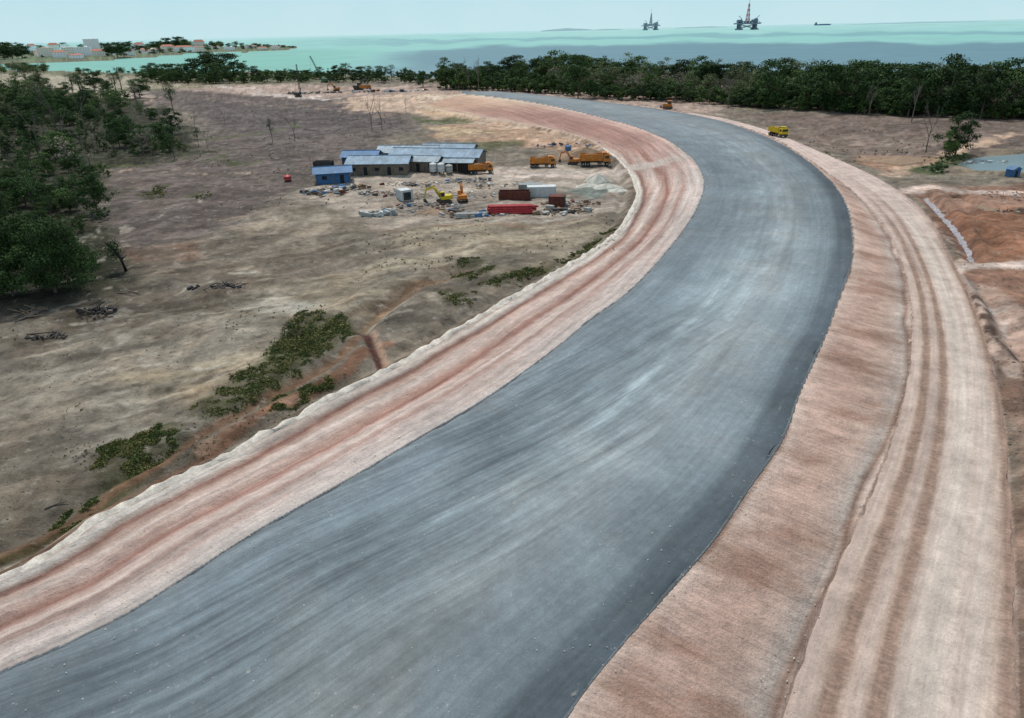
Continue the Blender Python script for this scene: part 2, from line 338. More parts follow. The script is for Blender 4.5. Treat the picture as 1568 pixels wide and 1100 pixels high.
# far construction sand
paint([(520,150),(660,143),(800,150),(960,190),(1020,225),(960,245),(880,230),(800,215),(740,195),(650,175),(540,165)],(204,178,156),4,.95)
paint([(640,147),(760,146),(820,162),(700,165)],(228,210,188),3,.8)
paint([(640,192),(760,188),(840,205),(920,225),(900,238),(780,222),(690,218)],(188,154,128),3,.8,noisy=.3)
paint([(640,196),(720,196),(760,206),(690,210)],(210,186,152),2,.7)
paint([(690,220),(800,214),(815,224),(760,232),(700,232)],(94,96,62),2,.8,noisy=.3)
paint([(630,180),(700,180),(720,188),(650,188)],(94,104,64),2,.8,noisy=.3)
paint([(640,168),(700,170),(760,185),(660,176)],(224,190,150),2,.6)
# camp pad + access
paint([(455,300),(500,272),(600,262),(760,255),(940,252),(975,275),(965,300),(940,330),(850,342),(700,345),(575,350),(550,325)],(184,170,155),2.2,.95)
paint([(560,305),(700,292),(900,285),(930,310),(800,335),(640,338)],(150,139,128),2,.65,noisy=.5)
stroke([(760,262),(860,262),(950,258),(1010,246),(1052,240)],7,(208,192,180),1.5,.9,z=.5)
paint([(870,283),(915,280),(940,290),(900,305),(870,300)],(122,134,128),1.0,.85)
stroke([(560,345),(640,352),(760,348),(860,345),(930,330)],.7,(156,126,104),.6,.7)
# green strips
GREEN=[[(455,488),(530,490),(536,518),(470,560),(400,610),(320,645),(285,625),(380,565)],
 [(150,690),(255,650),(285,668),(215,725),(110,800),(80,790),(140,740)],
 [(690,402),(728,396),(735,408),(720,416),(692,412)],
 [(680,458),(735,452),(730,468),(700,474)],
 [(740,438),(835,402),(850,405),(790,436),(750,446)],
 [(410,610),(500,580),(500,592),(440,625),(405,632)],
 [(695,425),(760,412),(760,420),(705,440)],
 [(850,398),(905,372),(935,350),(945,352),(900,388),(860,405)],
 [(215,300),(245,284),(265,300),(250,308)],[(290,305),(318,296),(325,306),(300,310)]]
for gp in GREEN: paint(gp,(86,86,56),1.0,.85,noisy=.35)
# drain along embankment
stroke([(-60,905),(0,862),(60,832),(130,782),(230,735),(300,700),(380,655),(470,602),(540,555),(590,540)],1.3,(142,104,82),.7,.85)
stroke([(0,830),(60,800),(150,745),(260,690),(380,625),(480,570),(540,528)],.8,(146,114,90),.7,.85)
stroke([(-60,870),(30,822),(90,790)],.6,(82,74,46),.5,.8)
stroke([(300,690),(380,648),(450,612)],1.0,(196,162,138),.5,.6,broken=.5)
stroke([(586,560),(572,535),(562,515),(545,508)],.9,(92,60,54),.3,.95,warp=False)
stroke([(596,562),(582,535),(572,512)],.5,(180,148,126),.4,.9,warp=False)
stroke([(0,850),(80,815),(140,770)],.7,(204,194,176),.4,.7)
# right side land
paint([(1100,172),(1568,180),(2100,200),(2100,300),(1568,260),(1420,262),(1340,262),(1260,226),(1200,196)],(128,112,103),4,.95)
paint([(1240,205),(1400,215),(1420,240),(1340,252),(1270,225)],(150,132,120),3,.7,noisy=.4)
paint([(1300,235),(1400,238),(1430,250),(1340,262)],(168,134,110),2,.8)
stroke([(1345,268),(1400,252),(1440,236),(1500,222),(1568,205)],4,(208,178,154),1.5,.95)
stroke([(1440,185),(1568,192)],4,(174,156,142),2,.7)
paint([(1405,240),(1470,232),(1475,256),(1430,268),(1400,260)],(82,96,60),1.6,.9,noisy=.2)
paint([(1390,290),(1480,282),(1700,280),(1900,560),(1700,1100),(1562,1100),(1550,700),(1500,480),(1430,330)],(164,129,110),2,.95)
paint([(1430,330),(1520,330),(1600,480),(1540,560),(1500,470)],(146,110,92),2,.7,noisy=.5)
paint([(1465,330),(1568,315),(1600,380),(1510,400)],(156,112,88),1.5,.85)
paint([(1560,600),(1800,600),(1800,1200),(1566,1200)],(170,142,126),2,.8)
stroke([(1380,292),(1440,292),(1520,296),(1640,300)],4,(214,192,180),1.2,.95)
stroke([(1480,412),(1530,405),(1640,402)],3,(216,196,182),1,.95)
stroke([(1480,440),(1520,440),(1560,500),(1640,580)],3,(196,170,154),1,.8)
stroke([(1468,300),(1510,315),(1568,322)],1.6,(92,73,62),.8,.9,broken=.4)
stroke([(1500,430),(1530,470),(1568,520)],1.4,(208,198,190),.6,.9,broken=.4)
stroke([(1515,470),(1550,530),(1568,560)],1.6,(84,70,62),.8,.85)
stroke([(1452,420),(1480,470),(1510,540),(1530,600)],.8,(106,84,72),.5,.8,broken=.5)
stroke([(1440,345),(1470,395),(1500,450),(1530,520),(1548,600)],1.5,(208,184,168),.6,.8,broken=.2)
paint([(1456,244),(1568,226),(1700,226),(1700,270),(1490,270)],(138,125,106),2,.8,noisy=.2)
# far headland & coast
C[inHd]=L(110,122,94)
cm=inC&(RG>560); C[cm]=C[cm]*.5+L(116,124,90)*.5
# landscape scale mottling (real soil variation)
st_=fbm(wx*.05+wy*.03,wy*.5-wx*.22,5); rid=1-np.abs(2*fbm(wx*.16,wy*.16,5)-1)
mot=(.80+.38*sstep(.35,.65,st_))*(.86+.28*sstep(.7,.98,rid))*(.82+.36*fbm(X*.9,Y*.9,4))
C[out]*=mot[out][:,None]
# corridor colours
def ramp(t,stops,cols):
    return np.stack([np.interp(t,stops,[L(*c)[i] for c in cols]) for i in range(3)],1)
jit=(fbm(sL1*.03,dL1*.2,4)-.5)*.16
cl=ramp(np.clip(tL+jit,0,1),[0,.06,.22,.30,.36,.46,.54,.60,.72,.80,.87,.93,1],[(206,194,186),(222,206,196),(216,196,186),(186,156,144),(220,200,188),(206,180,168),(164,122,108),(196,164,150),(222,204,192),(204,176,162),(146,108,94),(234,224,212),(176,156,142)])
far_o=sstep(150,230,RG)[:,None]; cl=cl*(1-far_o)+ramp(np.clip(tL+jit*.6,0,1),[0,.1,.3,.6,.85,1],[(226,204,190),(206,172,158),(182,144,132),(174,136,124),(190,156,142),(216,192,172)])*far_o  # far bank shading painted into the colour: lower face darker, top edge pale
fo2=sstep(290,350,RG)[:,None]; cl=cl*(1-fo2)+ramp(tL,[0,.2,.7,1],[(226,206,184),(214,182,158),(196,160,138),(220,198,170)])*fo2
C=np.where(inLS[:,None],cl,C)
jit=(fbm(sR1*.08,dR1*.15,4)-.5)*.25
cr=ramp(np.clip(tS+jit,0,1),[0,.04,.2,.45,.7,.86,.93,1],[(172,146,132),(218,192,176),(208,176,160),(204,170,153),(204,176,160),(200,184,172),(148,122,108),(212,190,176)])
C=np.where(inRS[:,None],cr,C)
C=np.where(inH[:,None],L(176,152,138)[None,:],C); C=np.where(inRoad[:,None],L(118,126,130)[None,:],C)
# ramp from road to pad
stroke([(1066,246),(1030,246),(990,250),(950,256)],6,(212,196,184),1.5,.95,z=1.2,warp=False)
# broken dark brown line just outside crest
m=out&(dL3<2.2)&(RG<260); a=(sstep(2.2,.8,dL3)*sstep(-.1,.3,dL3)*.65*sstep(.35,.6,fbm(X*.3,Y*.3,3)))[:,None]
C=np.where(m[:,None],C*(1-a)+L(100,76,60)[None,:]*a,C)
Z=np.where(inC,Z,-7.0); Z=np.where(inHd&~inC,.5+3*fbm(X*.004,Y*.004,3),Z)
beach=inC&(RG>520); Z=np.where(beach,np.maximum(Z,-.3),Z)
ter=np_mesh("ground",np.stack([X,Y,Z],1),grid_faces(NR,NA)[:,::-1],[M_ground],True)
add_col(ter,C)
sarr=np.where(inLS,sL1,sR1); darr=np.where(inLS,dL1,dR1)
add_vec(ter,np.stack([sarr,darr,np.zeros_like(sarr)],1),'sd'); add_vec(ter,np.stack([inLS*1.0,inRS*1.0,np.zeros(len(P))],1),'mask')
link("ground",ter)
def gz(x,y):
    """terrain height lookup (nearest grid vertex)"""
    r=math.hypot(x,y); a=math.atan2(x,y); d=math.atan2(CAM_H,r)
    i=int(round((d-dep[0])/(dep[-1]-dep[0])*(NR-1))); j=int(round((a-az[0])/(az[-1]-az[0])*(NA-1)))
    i=min(max(i,0),NR-1); j=min(max(j,0),NA-1); return float(Z[i*NA+j])
# ------------------------------------------------------------------ lofted roads
def loft(A,B,step,nx,maxw,seed,amp=1.0):
    A=resample(A,step); n=len(A); T=np.gradient(A,axis=0); w=max(3,int(10/step)); ker=np.ones(2*w+1)/(2*w+1)
    Tp=np.pad(T,((w,w),(0,0)),mode='edge'); T=np.stack([np.convolve(Tp[:,i],ker,'valid') for i in range(2)],1); T/=np.linalg.norm(T,axis=1)[:,None]
    Nn=np.stack([T[:,1],-T[:,0]],1); Wd=np.zeros(n); last=20.0
    e=B[1:]-B[:-1]
    for i in range(n):
        r=B[:-1]-A[i]; den=Nn[i,0]*e[:,1]-Nn[i,1]*e[:,0]; den=np.where(abs(den)<1e-9,1e-9,den)
        t=(r[:,0]*e[:,1]-r[:,1]*e[:,0])/den; u=(r[:,0]*Nn[i,1]-r[:,1]*Nn[i,0])/den
        ok=(t>0.5)&(t<maxw)&(u>=-.01)&(u<=1.01)
        if ok.any(): last=t[ok].min()
        Wd[i]=last
    k=int(6/step); Wd=np.convolve(np.pad(Wd,(k,k),mode='edge'),np.ones(2*k+1)/(2*k+1),'valid')
    s=arclen(A); j1=(fbm(s*.5+seed,s*0,5)-.5)*amp; j2=(fbm(s*.5+seed+40,s*0,5)-.5)*amp
    t=np.linspace(0,1,nx); D=Wd[:,None]*t[None,:]
    D2=D.copy(); D2[:,0]+=j1; D2[:,-1]+=j2; D2[:,1]=np.maximum(D2[:,1],D2[:,0]+.02); D2[:,-2]=np.minimum(D2[:,-2],D2[:,-1]-.02)
    G3=A[:,None,:]+Nn[:,None,:]*D2[:,:,None]
    S=np.repeat(s[:,None],nx,1); Tt=np.repeat(t[None,:],n,0)
    return G3.reshape(-1,2),S.ravel(),D.ravel(),Tt.ravel(),np.repeat(Wd,nx),n
G2,S,D,T,W,n=loft(wL1,wR1,.5,60,60,3,.9)
zz=ZR+.03+.10*np.sin(np.pi*T); zz=zz-.12*(sstep(.015,0,T)+sstep(.985,1,T))
tt=T*1.0+(fbm(S*.02,D*.05,3)-.5)*.05
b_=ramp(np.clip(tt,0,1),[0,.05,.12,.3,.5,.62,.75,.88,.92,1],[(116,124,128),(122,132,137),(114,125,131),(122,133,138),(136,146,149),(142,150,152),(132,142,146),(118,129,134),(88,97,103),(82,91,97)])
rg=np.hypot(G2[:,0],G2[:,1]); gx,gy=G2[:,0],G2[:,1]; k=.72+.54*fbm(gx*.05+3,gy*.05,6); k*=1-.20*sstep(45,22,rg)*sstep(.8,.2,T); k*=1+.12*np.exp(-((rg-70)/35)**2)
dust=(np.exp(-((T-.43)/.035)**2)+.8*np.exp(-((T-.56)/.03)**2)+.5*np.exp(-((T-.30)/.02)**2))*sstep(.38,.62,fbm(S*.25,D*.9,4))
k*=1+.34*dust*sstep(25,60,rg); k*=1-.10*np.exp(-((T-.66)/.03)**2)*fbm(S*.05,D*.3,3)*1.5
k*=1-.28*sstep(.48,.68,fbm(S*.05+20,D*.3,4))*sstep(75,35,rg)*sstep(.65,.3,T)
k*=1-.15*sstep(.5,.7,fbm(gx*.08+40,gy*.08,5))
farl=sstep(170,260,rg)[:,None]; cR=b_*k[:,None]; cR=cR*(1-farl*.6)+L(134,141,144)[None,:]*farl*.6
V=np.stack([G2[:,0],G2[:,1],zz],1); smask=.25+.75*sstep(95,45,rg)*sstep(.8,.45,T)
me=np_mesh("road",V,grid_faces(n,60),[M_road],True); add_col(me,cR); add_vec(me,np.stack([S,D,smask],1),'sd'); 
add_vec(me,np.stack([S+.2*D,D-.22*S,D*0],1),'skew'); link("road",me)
G2,S,D,T,W,n=loft(wR2,wR4,.4,70,60,9,.8)
jit=(fbm(S*.015,D*.1,2)-.5)*.07+(fbm(S*.6,D*2.5,3)-.5)*.03
near_c=ramp(np.clip(T+jit,0,1),[0,.06,.12,.15,.21,.24,.30,.33,.36,.41,.44,.50,.60,.72,.80,.9,.95,1],[(196,172,158),(208,186,172),(198,174,158),(164,136,120),(162,136,120),(194,170,156),(206,184,170),(190,164,148),(166,138,122),(164,138,122),(200,178,164),(214,196,182),(218,202,188),(208,188,174),(216,198,184),(198,174,158),(160,132,116),(182,154,138)])
tmask=np.interp(np.clip(T+jit,0,1),[0,.12,.15,.21,.24,.33,.36,.41,.44,.6,.65,.7,.75,.88,.93,1],[.2,.2,1,1,.2,.2,1,1,.1,.1,.4,.4,.1,.3,.9,.6])
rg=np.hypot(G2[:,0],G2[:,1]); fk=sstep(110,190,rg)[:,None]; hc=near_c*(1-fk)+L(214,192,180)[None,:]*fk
hz=ZS+.02-.05*(np.exp(-((T-.18)/.035)**2)+np.exp(-((T-.385)/.03)**2))+.04*np.exp(-((T-.27)/.03)**2)-.1*(sstep(.02,0,T)+sstep(.98,1,T))+.05*(fbm(G2[:,0]*1.2,G2[:,1]*1.2,3)-.5)
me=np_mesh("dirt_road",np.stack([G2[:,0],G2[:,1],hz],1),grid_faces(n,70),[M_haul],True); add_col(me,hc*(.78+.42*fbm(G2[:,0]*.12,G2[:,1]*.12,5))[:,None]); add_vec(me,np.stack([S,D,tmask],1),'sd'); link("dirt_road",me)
# ------------------------------------------------------------------ sea
na=700; nr=420; sa=np.radians(np.linspace(-75,75,na)); sdp=np.radians(np.concatenate([np.linspace(.02,2.0,260),np.linspace(2.02,9,nr-260)])); HS=CAM_H+3
sr=HS/np.tan(sdp); SX=(sr[:,None]*np.sin(sa)[None,:]).ravel(); SY=(sr[:,None]*np.cos(sa)[None,:]).ravel()
pxb=np.repeat(np.degrees(sdp)[:,None]*22.3,na,1).ravel(); aa=np.degrees(np.repeat(sa[None,:],nr,0).ravel())
wob=(fbm(aa*.16+9,pxb*.05,4)-.5)*16+(fbm(aa*.5,pxb*.2+4,3)-.5)*5
q=pxb+wob-.12*aa
T1=L(162,208,200);T2=L(144,198,188);BD=L(104,140,150);BN=L(116,150,158);LT=L(124,184,168)
def mixc(a,b,t): return a*(1-t[:,None])+b*t[:,None]
SC=mixc(np.tile(T1,(len(q),1)),np.tile(T2,(len(q),1)),sstep(4,14,q))
SC=mixc(SC,np.tile(L(120,164,170),(len(q),1)),sstep(9,11,q)*sstep(15,13,q)*sstep(-18,-5,aa)*.7)
SC=mixc(SC,np.tile(BD,(len(q),1)),sstep(20,26,q)*sstep(-14,-4,aa+wob*.4))
SC=mixc(SC,np.tile(BN,(len(q),1)),sstep(50,64,q)*sstep(-16,-6,aa))
SC=mixc(SC,np.tile(LT,(len(q),1)),sstep(14,24,q)*sstep(-9,-16,aa+wob*.4))
SC=SC*(.88+.24*fbm(aa*.6,pxb*1.6,4))[:,None]
SC=mixc(SC,np.tile(L(184,216,218),(len(q),1)),sstep(5,0,pxb)*.8)  # horizon haze painted in: sea colour fades towards the sky
m,nt,b=newmat("sea_water"); g=G(nt); nt.links.new(g.attr('Col').outputs['Color'],b.inputs['Base Color']); b.inputs['Roughness'].default_value=.55; b.inputs['Specular IOR Level'].default_value=.12
w=g.noise(g.vmul(g.obj(),(.03,.12,1)),1,5,.6); nt.links.new(g.bump(w,.3,.6),b.inputs['Normal'])
me=np_mesh("sea",np.stack([SX,SY,np.full_like(SX,-3.0)],1),grid_faces(nr,na)[:,::-1],[m],True); add_col(me,SC); link("sea",me)
# ------------------------------------------------------------------ part builder
class MB:
    def __init__(s): s.v=[]; s.f=[]
    def add(s,V,Fs):
        o=len(s.v); s.v+= [tuple(p) for p in V]; s.f+=[tuple(i+o for i in f) for f in Fs]; return s
    def box(s,c,d,rz=0,ry=0,top=1.0,topx=None):
        tx=top if topx is None else topx
        hx,hy,hz=d[0]/2,d[1]/2,d[2]/2; V=[]
        for (x,y,z) in [(-1,-1,-1),(1,-1,-1),(1,1,-1),(-1,1,-1),(-1,-1,1),(1,-1,1),(1,1,1),(-1,1,1)]:
            k=top if z>0 else 1; kx=tx if z>0 else 1
            V.append(Vector((x*hx*kx,y*hy*k,z*hz)))
        Rm=Matrix.Rotation(rz,3,'Z')@Matrix.Rotation(ry,3,'Y')
        return s.add([Rm@p+Vector(c) for p in V],[(3,2,1,0),(4,5,6,7),(0,1,5,4),(1,2,6,5),(2,3,7,6),(3,0,4,7)])
    def tube(s,pts,rad,n=6,cap=True):
        pts=[Vector(p) for p in pts]; o=len(s.v)
        if not isinstance(rad,(list,tuple)): rad=[rad]*len(pts)
        for i,p in enumerate(pts):
            t=(pts[min(i+1,len(pts)-1)]-pts[max(i-1,0)]).normalized()
            a=(Vector((0,0,1)).cross(t).normalized() if abs(t.z)<.95 else Vector((1,0,0))); bb=t.cross(a)
            for j in range(n):
                an=2*math.pi*j/n; q=p+(a*math.cos(an)+bb*math.sin(an))*rad[i]; s.v.append(tuple(q))
        for i in range(len(pts)-1):
            for j in range(n):
                s.f.append((o+i*n+j,o+i*n+(j+1)%n,o+(i+1)*n+(j+1)%n,o+(i+1)*n+j))
        if cap: s.f.append(tuple(o+j for j in range(n))[::-1]); s.f.append(tuple(o+(len(pts)-1)*n+j for j in range(n)))
        return s
    def prism(s,prof,y0,y1):  # profile in xz extruded along y
        n=len(prof); V=[(x,y0,z) for x,z in prof]+[(x,y1,z) for x,z in prof]
        return s.add(V,[tuple(range(n)),tuple(range(2*n-1,n-1,-1))]+[(i,i+n,(i+1)%n+n,(i+1)%n) for i in range(n)])
    def mesh(s,name,mat,smooth=False):
        me=bpy.data.meshes.new(name); me.from_pydata(s.v,[],s.f); me.materials.append(mat)
        if smooth: me.polygons.foreach_set("use_smooth",[True]*len(me.polygons))
        me.update(); return me
_cache={}
def assemble(name,loc,yaw,parts,scale=1.0,key=None):
    e=bpy.data.objects.new(name,None); e.empty_display_size=.5; scene.collection.objects.link(e); e.location=loc; e.rotation_euler=(0,0,yaw); e.scale=(scale,)*3
    if key and key in _cache: ms=_cache[key]
    else:
        if callable(parts): parts=parts()
        ms=[(pn,mb.mesh(name+"_"+pn,mt)) for pn,mb,mt in parts]
        if key: _cache[key]=ms
    for pn,me in ms:
        o=bpy.data.objects.new(pn,me); scene.collection.objects.link(o); o.parent=e
    return e
def at(u,v,z=None):
    x,y=survey(u,v,0.0 if z is None else z); return (x,y,gz(x,y) if z is None else z)
# materials for objects
M_orange=simple("orange_paint",(206,128,52),.6,var=.3); M_yellow=simple("yellow_paint",(226,196,40),.5,var=.15); M_red=simple("red_paint",(196,44,40),.5,var=.2)
M_tyre=simple("rubber_tyre",(48,46,46),.9); M_glass=simple("dark_glass",(40,52,60),.15,spec=.6); M_steel=simple("dark_steel",(80,76,74),.7,var=.35); M_grey=simple("grey_metal",(150,152,150),.5)
M_white=simple("white_paint",(216,218,216),.6,var=.15); M_rust=simple("rusty_steel",(112,64,54),.85,var=.35); M_rustp=simple("red_oxide",(184,60,62),.7,var=.3)
M_blue=simple("blue_sheet",(68,112,158),.6,var=.25); M_wood=simple("timber",(146,122,98),.9,var=.3); M_wall=simple("plywood_wall",(128,118,108),.85,var=.35); M_green=simple("green_paint",(70,120,84),.6)
M_conc=simple("concrete",(182,180,174),.9,var=.2); M_sand=simple("pale_gravel",(210,206,192),.95,var=.2,bump=.1); M_earth=simple("earth_heap",(170,142,117),.95,bump=.2); M_dark=simple("dark_opening",(48,48,50),.9)
M_clod=simple("dirt_clod",(130,118,102),.95,var=.4)
def roof_mat(name,rgb):
    m,nt,b=newmat(name); g=G(nt); o=g.obj(); w=nt.nodes.new('ShaderNodeTexWave'); w.bands_direction='X'; w.inputs['Scale'].default_value=2.2; nt.links.new(o,w.inputs['Vector'])
    n=g.noise(g.vmul(o,(.9,.25,1)),1,5,.7); p=g.noise(o,.25,3,.6)
    f=g.math('MULTIPLY',g.mapr(n,.3,.7,.65,1.35),g.mapr(w.outputs['Fac'],0,1,.85,1.08)); f=g.math('MULTIPLY',f,g.mapr(p,.35,.65,.75,1.2))
    nt.links.new(g.scalecol(tuple(L(*rgb)),f),b.inputs['Base Color']); b.inputs['Roughness'].default_value=.5; nt.links.new(g.bump(w.outputs['Fac'],.5,.06),b.inputs['Normal']); return m
M_roof1=roof_mat("corrugated_roof_grey_blue",(134,160,180)); M_roof2=roof_mat("corrugated_roof_blue",(70,122,168)); M_roof3=roof_mat("corrugated_roof_pale",(158,176,186))
# ------------------------------------------------------------------ vehicles (x forward)
def p_dump(bed,cab):
    def f():
        c=MB().box((-.3,0,.95),(7.2,.9,.3)).box((3.5,0,.75),(.25,2.4,.4)).box((-3.9,0,.7),(.15,2.2,.25)).box((.9,1.0,.85),(1.0,.5,.5)).box((.9,-1.0,.85),(1.0,.5,.5))
        cb=MB().box((2.65,0,1.9),(1.7,2.4,1.6)).box((2.55,0,2.85),(1.45,2.3,.35),top=.85); cb.box((3.55,0,1.35),(.15,2.3,.55))
        gl=MB().box((3.5,0,2.2),(.04,2.1,.7)).box((2.7,1.21,2.2),(1.0,.04,.65)).box((2.7,-1.21,2.2),(1.0,.04,.65))
        bd=MB(); 
        bd.box((-1.2,0,1.35),(5.4,2.3,.14)); bd.box((-1.2,1.2,2.15),(5.5,.12,1.55)); bd.box((-1.2,-1.2,2.15),(5.5,.12,1.55)); bd.box((1.5,0,2.3),(.12,2.3,1.85)); bd.box((-3.95,0,2.05),(.12,2.3,1.3))
        bd.box((2.1,0,3.25),(1.2,2.2,.08))
        for i in range(6):
            for sy in(-1,1): bd.box((-3.6+i*.98,sy*1.3,2.15),(.12,.09,1.5))
        ld=MB(); V=[];Fs=[]
        nx,ny=9,6
        for i in range(nx):
            for j in range(ny):
                a=i/(nx-1);q=j/(ny-1); V.append((-3.8+5.2*a,-1.12+2.24*q,2.3+.75*math.sin(a*math.pi)*math.sin(q*math.pi)+random.uniform(-.08,.08)))
        for i in range(nx-1):
            for j in range(ny-1): Fs.append((i*ny+j,(i+1)*ny+j,(i+1)*ny+j+1,i*ny+j+1))
        ld.add(V,Fs)
        wh=MB(); hb=MB()
        for x in(2.7,-1.9,-3.1):
            for sy in(-1,1):
                wh.tube([(x,sy*.75,.52),(x,sy*1.2,.52)],.52,16); hb.tube([(x,sy*1.2,.52),(x,sy*1.23,.52)],.24,10)
        return [("chassis",c,M_steel),("cab",cb,cab),("windows",gl,M_glass),("tipper_body",bd,bed),("load",ld,M_earth),("wheels",wh,M_tyre),("hubs",hb,M_grey)]
    return f
def p_excav(col,pose=0):
    def f():
        tr=MB()
        for sy in(-1,1):
            pr=[(-1.9,.35),(-1.6,.05),(1.6,.05),(1.9,.35),(1.9,.6),(1.6,.9),(-1.6,.9),(-1.9,.6)]
            tr.prism(pr,sy*1.25-.28,sy*1.25+.28)
        tr.box((0,0,.65),(1.6,2.0,.4))
        bd=MB().tube([(0,0,.85),(0,0,1.1)],.7,14).box((-.5,0,1.6),(3.0,2.5,1.0)).box((-1.9,0,1.6),(.7,2.4,1.15),topx=.8)
        cb=MB().box((.6,.75,2.35),(1.4,.95,1.7),topx=.85); gl=MB().box((1.27,.75,2.45),(.06,.8,1.1),ry=-.06).box((.6,1.24,2.5),(1.0,.04,1.0)).box((.6,.26,2.5),(1.0,.04,1.0))
        ar=MB().tube([(.9,-.2,1.7),(2.2,-.2,4.0),(3.1,-.2,4.6),(5.0,-.2,3.9)],[.28,.36,.34,.2],4).tube([(4.6,-.2,4.6),(5.0,-.2,3.9),(5.4,-.2,1.6)],[.15,.26,.14],4)
        hy=MB().tube([(1.2,-.2,1.6),(2.4,-.2,3.6)],.09,8).tube([(2.9,-.2,4.9),(4.6,-.2,4.7)],.09,8).tube([(4.9,-.2,3.2),(5.7,-.2,2.0)],.07,8)
        bk=MB().prism([(5.3,1.7),(5.75,1.5),(5.8,.8),(5.2,.4),(4.6,.7),(4.9,.95)],-.8,.4)
        return [("tracks",tr,M_steel),("house",bd,col),("cab",cb,col),("windows",gl,M_glass),("boom",ar,col),("hydraulics",hy,M_grey),("bucket",bk,M_steel)]
    return f
def p_dozer(col):
    def f():
        tr=MB()
        for sy in(-1,1): tr.prism([(-1.6,.4),(-1.3,.05),(1.3,.05),(1.6,.4),(1.3,.95),(-1.3,.95)],sy*1.0-.25,sy*1.0+.25)
        bd=MB().box((.6,0,1.35),(2.0,1.2,.9)).box((-.7,0,1.2),(1.2,1.3,.7)); cb=MB().box((-.6,0,2.1),(1.2,1.3,1.1),top=.9).box((-.6,0,2.72),(1.5,1.5,.1))
        gl=MB().box((.02,0,2.15),(.05,1.1,.8)).box((-.6,.64,2.15),(1,.05,.7)).box((-.6,-.64,2.15),(1,.05,.7)); bl=MB().prism([(2.2,.1),(2.4,.1),(2.2,.7),(2.4,1.3),(2.25,1.35),(2.0,.7)],-1.7,1.7)
        am=MB().box((1.4,1.3,.5),(2,.12,.2)).box((1.4,-1.3,.5),(2,.12,.2)).tube([(.9,.0,1.8),(.9,0,2.5)],.06,8)
        return [("tracks",tr,M_steel),("body",bd,col),("cab",cb,col),("windows",gl,M_glass),("blade",bl,M_grey),("arms",am,col)]
    return f
def veh(name,u,v,yawdeg,fn,key,scale=1.0,z=None):
    l=at(u,v,z); return assemble(name,l,math.radians(yawdeg),fn,scale,key)
OD=p_dump(M_orange,M_orange); YD=p_dump(M_yellow,M_yellow)
veh("dump_truck",737,264,5,OD,'od',.82); veh("dump_truck",832,254,0,OD,'od',.88); veh("dump_truck",912,252,-4,OD,'od',1.05)
veh("dump_truck",1191,209,-75,YD,'yd',.95,z=.35)
veh("excavator",680,308,200,p_excav(M_yellow),'ey2',.75); veh("excavator",708,305,100,p_excav(M_orange),'eo',.7)
veh("bulldozer",1022,168,160,p_dozer(M_orange),'bd',1.3,z=.5)
veh("excavator",548,137,20,p_excav(M_steel),'es',1.3); veh("excavator",515,139,180,p_excav(M_orange),'eo',1.0); veh("dump_truck",560,137,10,OD,'od',1.0); veh("excavator",878,250,160,p_excav(M_orange),'eo',.7)
# ------------------------------------------------------------------ sheds
def shed(name,u,v,yaw,Lx,Wy,h,rise,roof,wall=None,open_front=False,vents=0):
    wall=wall or M_wall
    w=MB(); th=.12
    w.box((0,Wy/2-th/2,h/2),(Lx,th,h)); w.box((-Lx/2+th/2,0,h/2),(th,Wy-2*th,h)); w.box((Lx/2-th/2,0,h/2),(th,Wy-2*th,h))
    if not open_front: w.box((0,-Wy/2+th/2,h/2),(Lx,th,h))
    for sx in(-1,1): w.add([(sx*(Lx/2-.01),-Wy/2,h),(sx*(Lx/2-.01),Wy/2,h),(sx*(Lx/2-.01),0,h+rise)],[(0,1,2)])
    r=MB(); ov=.6; ys=Wy/2+ov; zl=h-rise*ov/(Wy/2)
    for sy in(-1,1):
        V=[(-Lx/2-ov,0,h+rise+.05),(Lx/2+ov,0,h+rise+.05),(Lx/2+ov,sy*ys,zl+.05),(-Lx/2-ov,sy*ys,zl+.05)]
        V+= [(a,b_,c_+.07) for a,b_,c_ in V]; r.add(V,[(0,1,2,3),(7,6,5,4),(0,4,5,1),(1,5,6,2),(2,6,7,3),(3,7,4,0)])
    dr=MB(); ps=MB(); n=int(Lx/3)
    for i in range(n+1):
        x=-Lx/2+i*Lx/n; ps.box((x*.985,-Wy/2-ov+.15,zl/2),(.14,.14,zl))
    for i in range(n):
        x=-Lx/2+(i+.5)*Lx/n
        if i%2: dr.box((x,-Wy/2-.03,1.0),(.9,.06,2.0))
        else: dr.box((x,-Wy/2-.03,1.5),(1.1,.06,.8))
    rd=MB().tube([(-Lx/2-ov,0,h+rise+.14),(Lx/2+ov,0,h+rise+.14)],.12,6)
    parts=[("walls",w,wall),("roof",r,roof),("doors_windows",dr,M_dark),("posts",ps,M_wood),("ridge_cap",rd,roof)]
    return assemble(name,at(u,v),math.radians(yaw),parts)
shed("site_shed",672,254,-14,24,8,3.0,1.3,M_roof1); shed("site_shed",628,247,-8,16,7,3.0,1.2,M_roof3); shed("site_shed",584,266,-4,15,7.5,2.9,1.2,M_roof1)
shed("site_shed",556,256,-4,9,6,2.9,1,M_roof2,M_blue); shed("site_shed",512,281,12,8,5.5,2.6,.9,M_roof2,M_blue); shed("site_shed",690,246,-14,14,6,3.2,1.0,M_roof1); shed("site_shed",646,262,-14,10,5,2.6,.8,M_roof3)
shed("lean_to_shed",704,262,-10,7,4,2.6,.5,M_roof3,open_front=True)
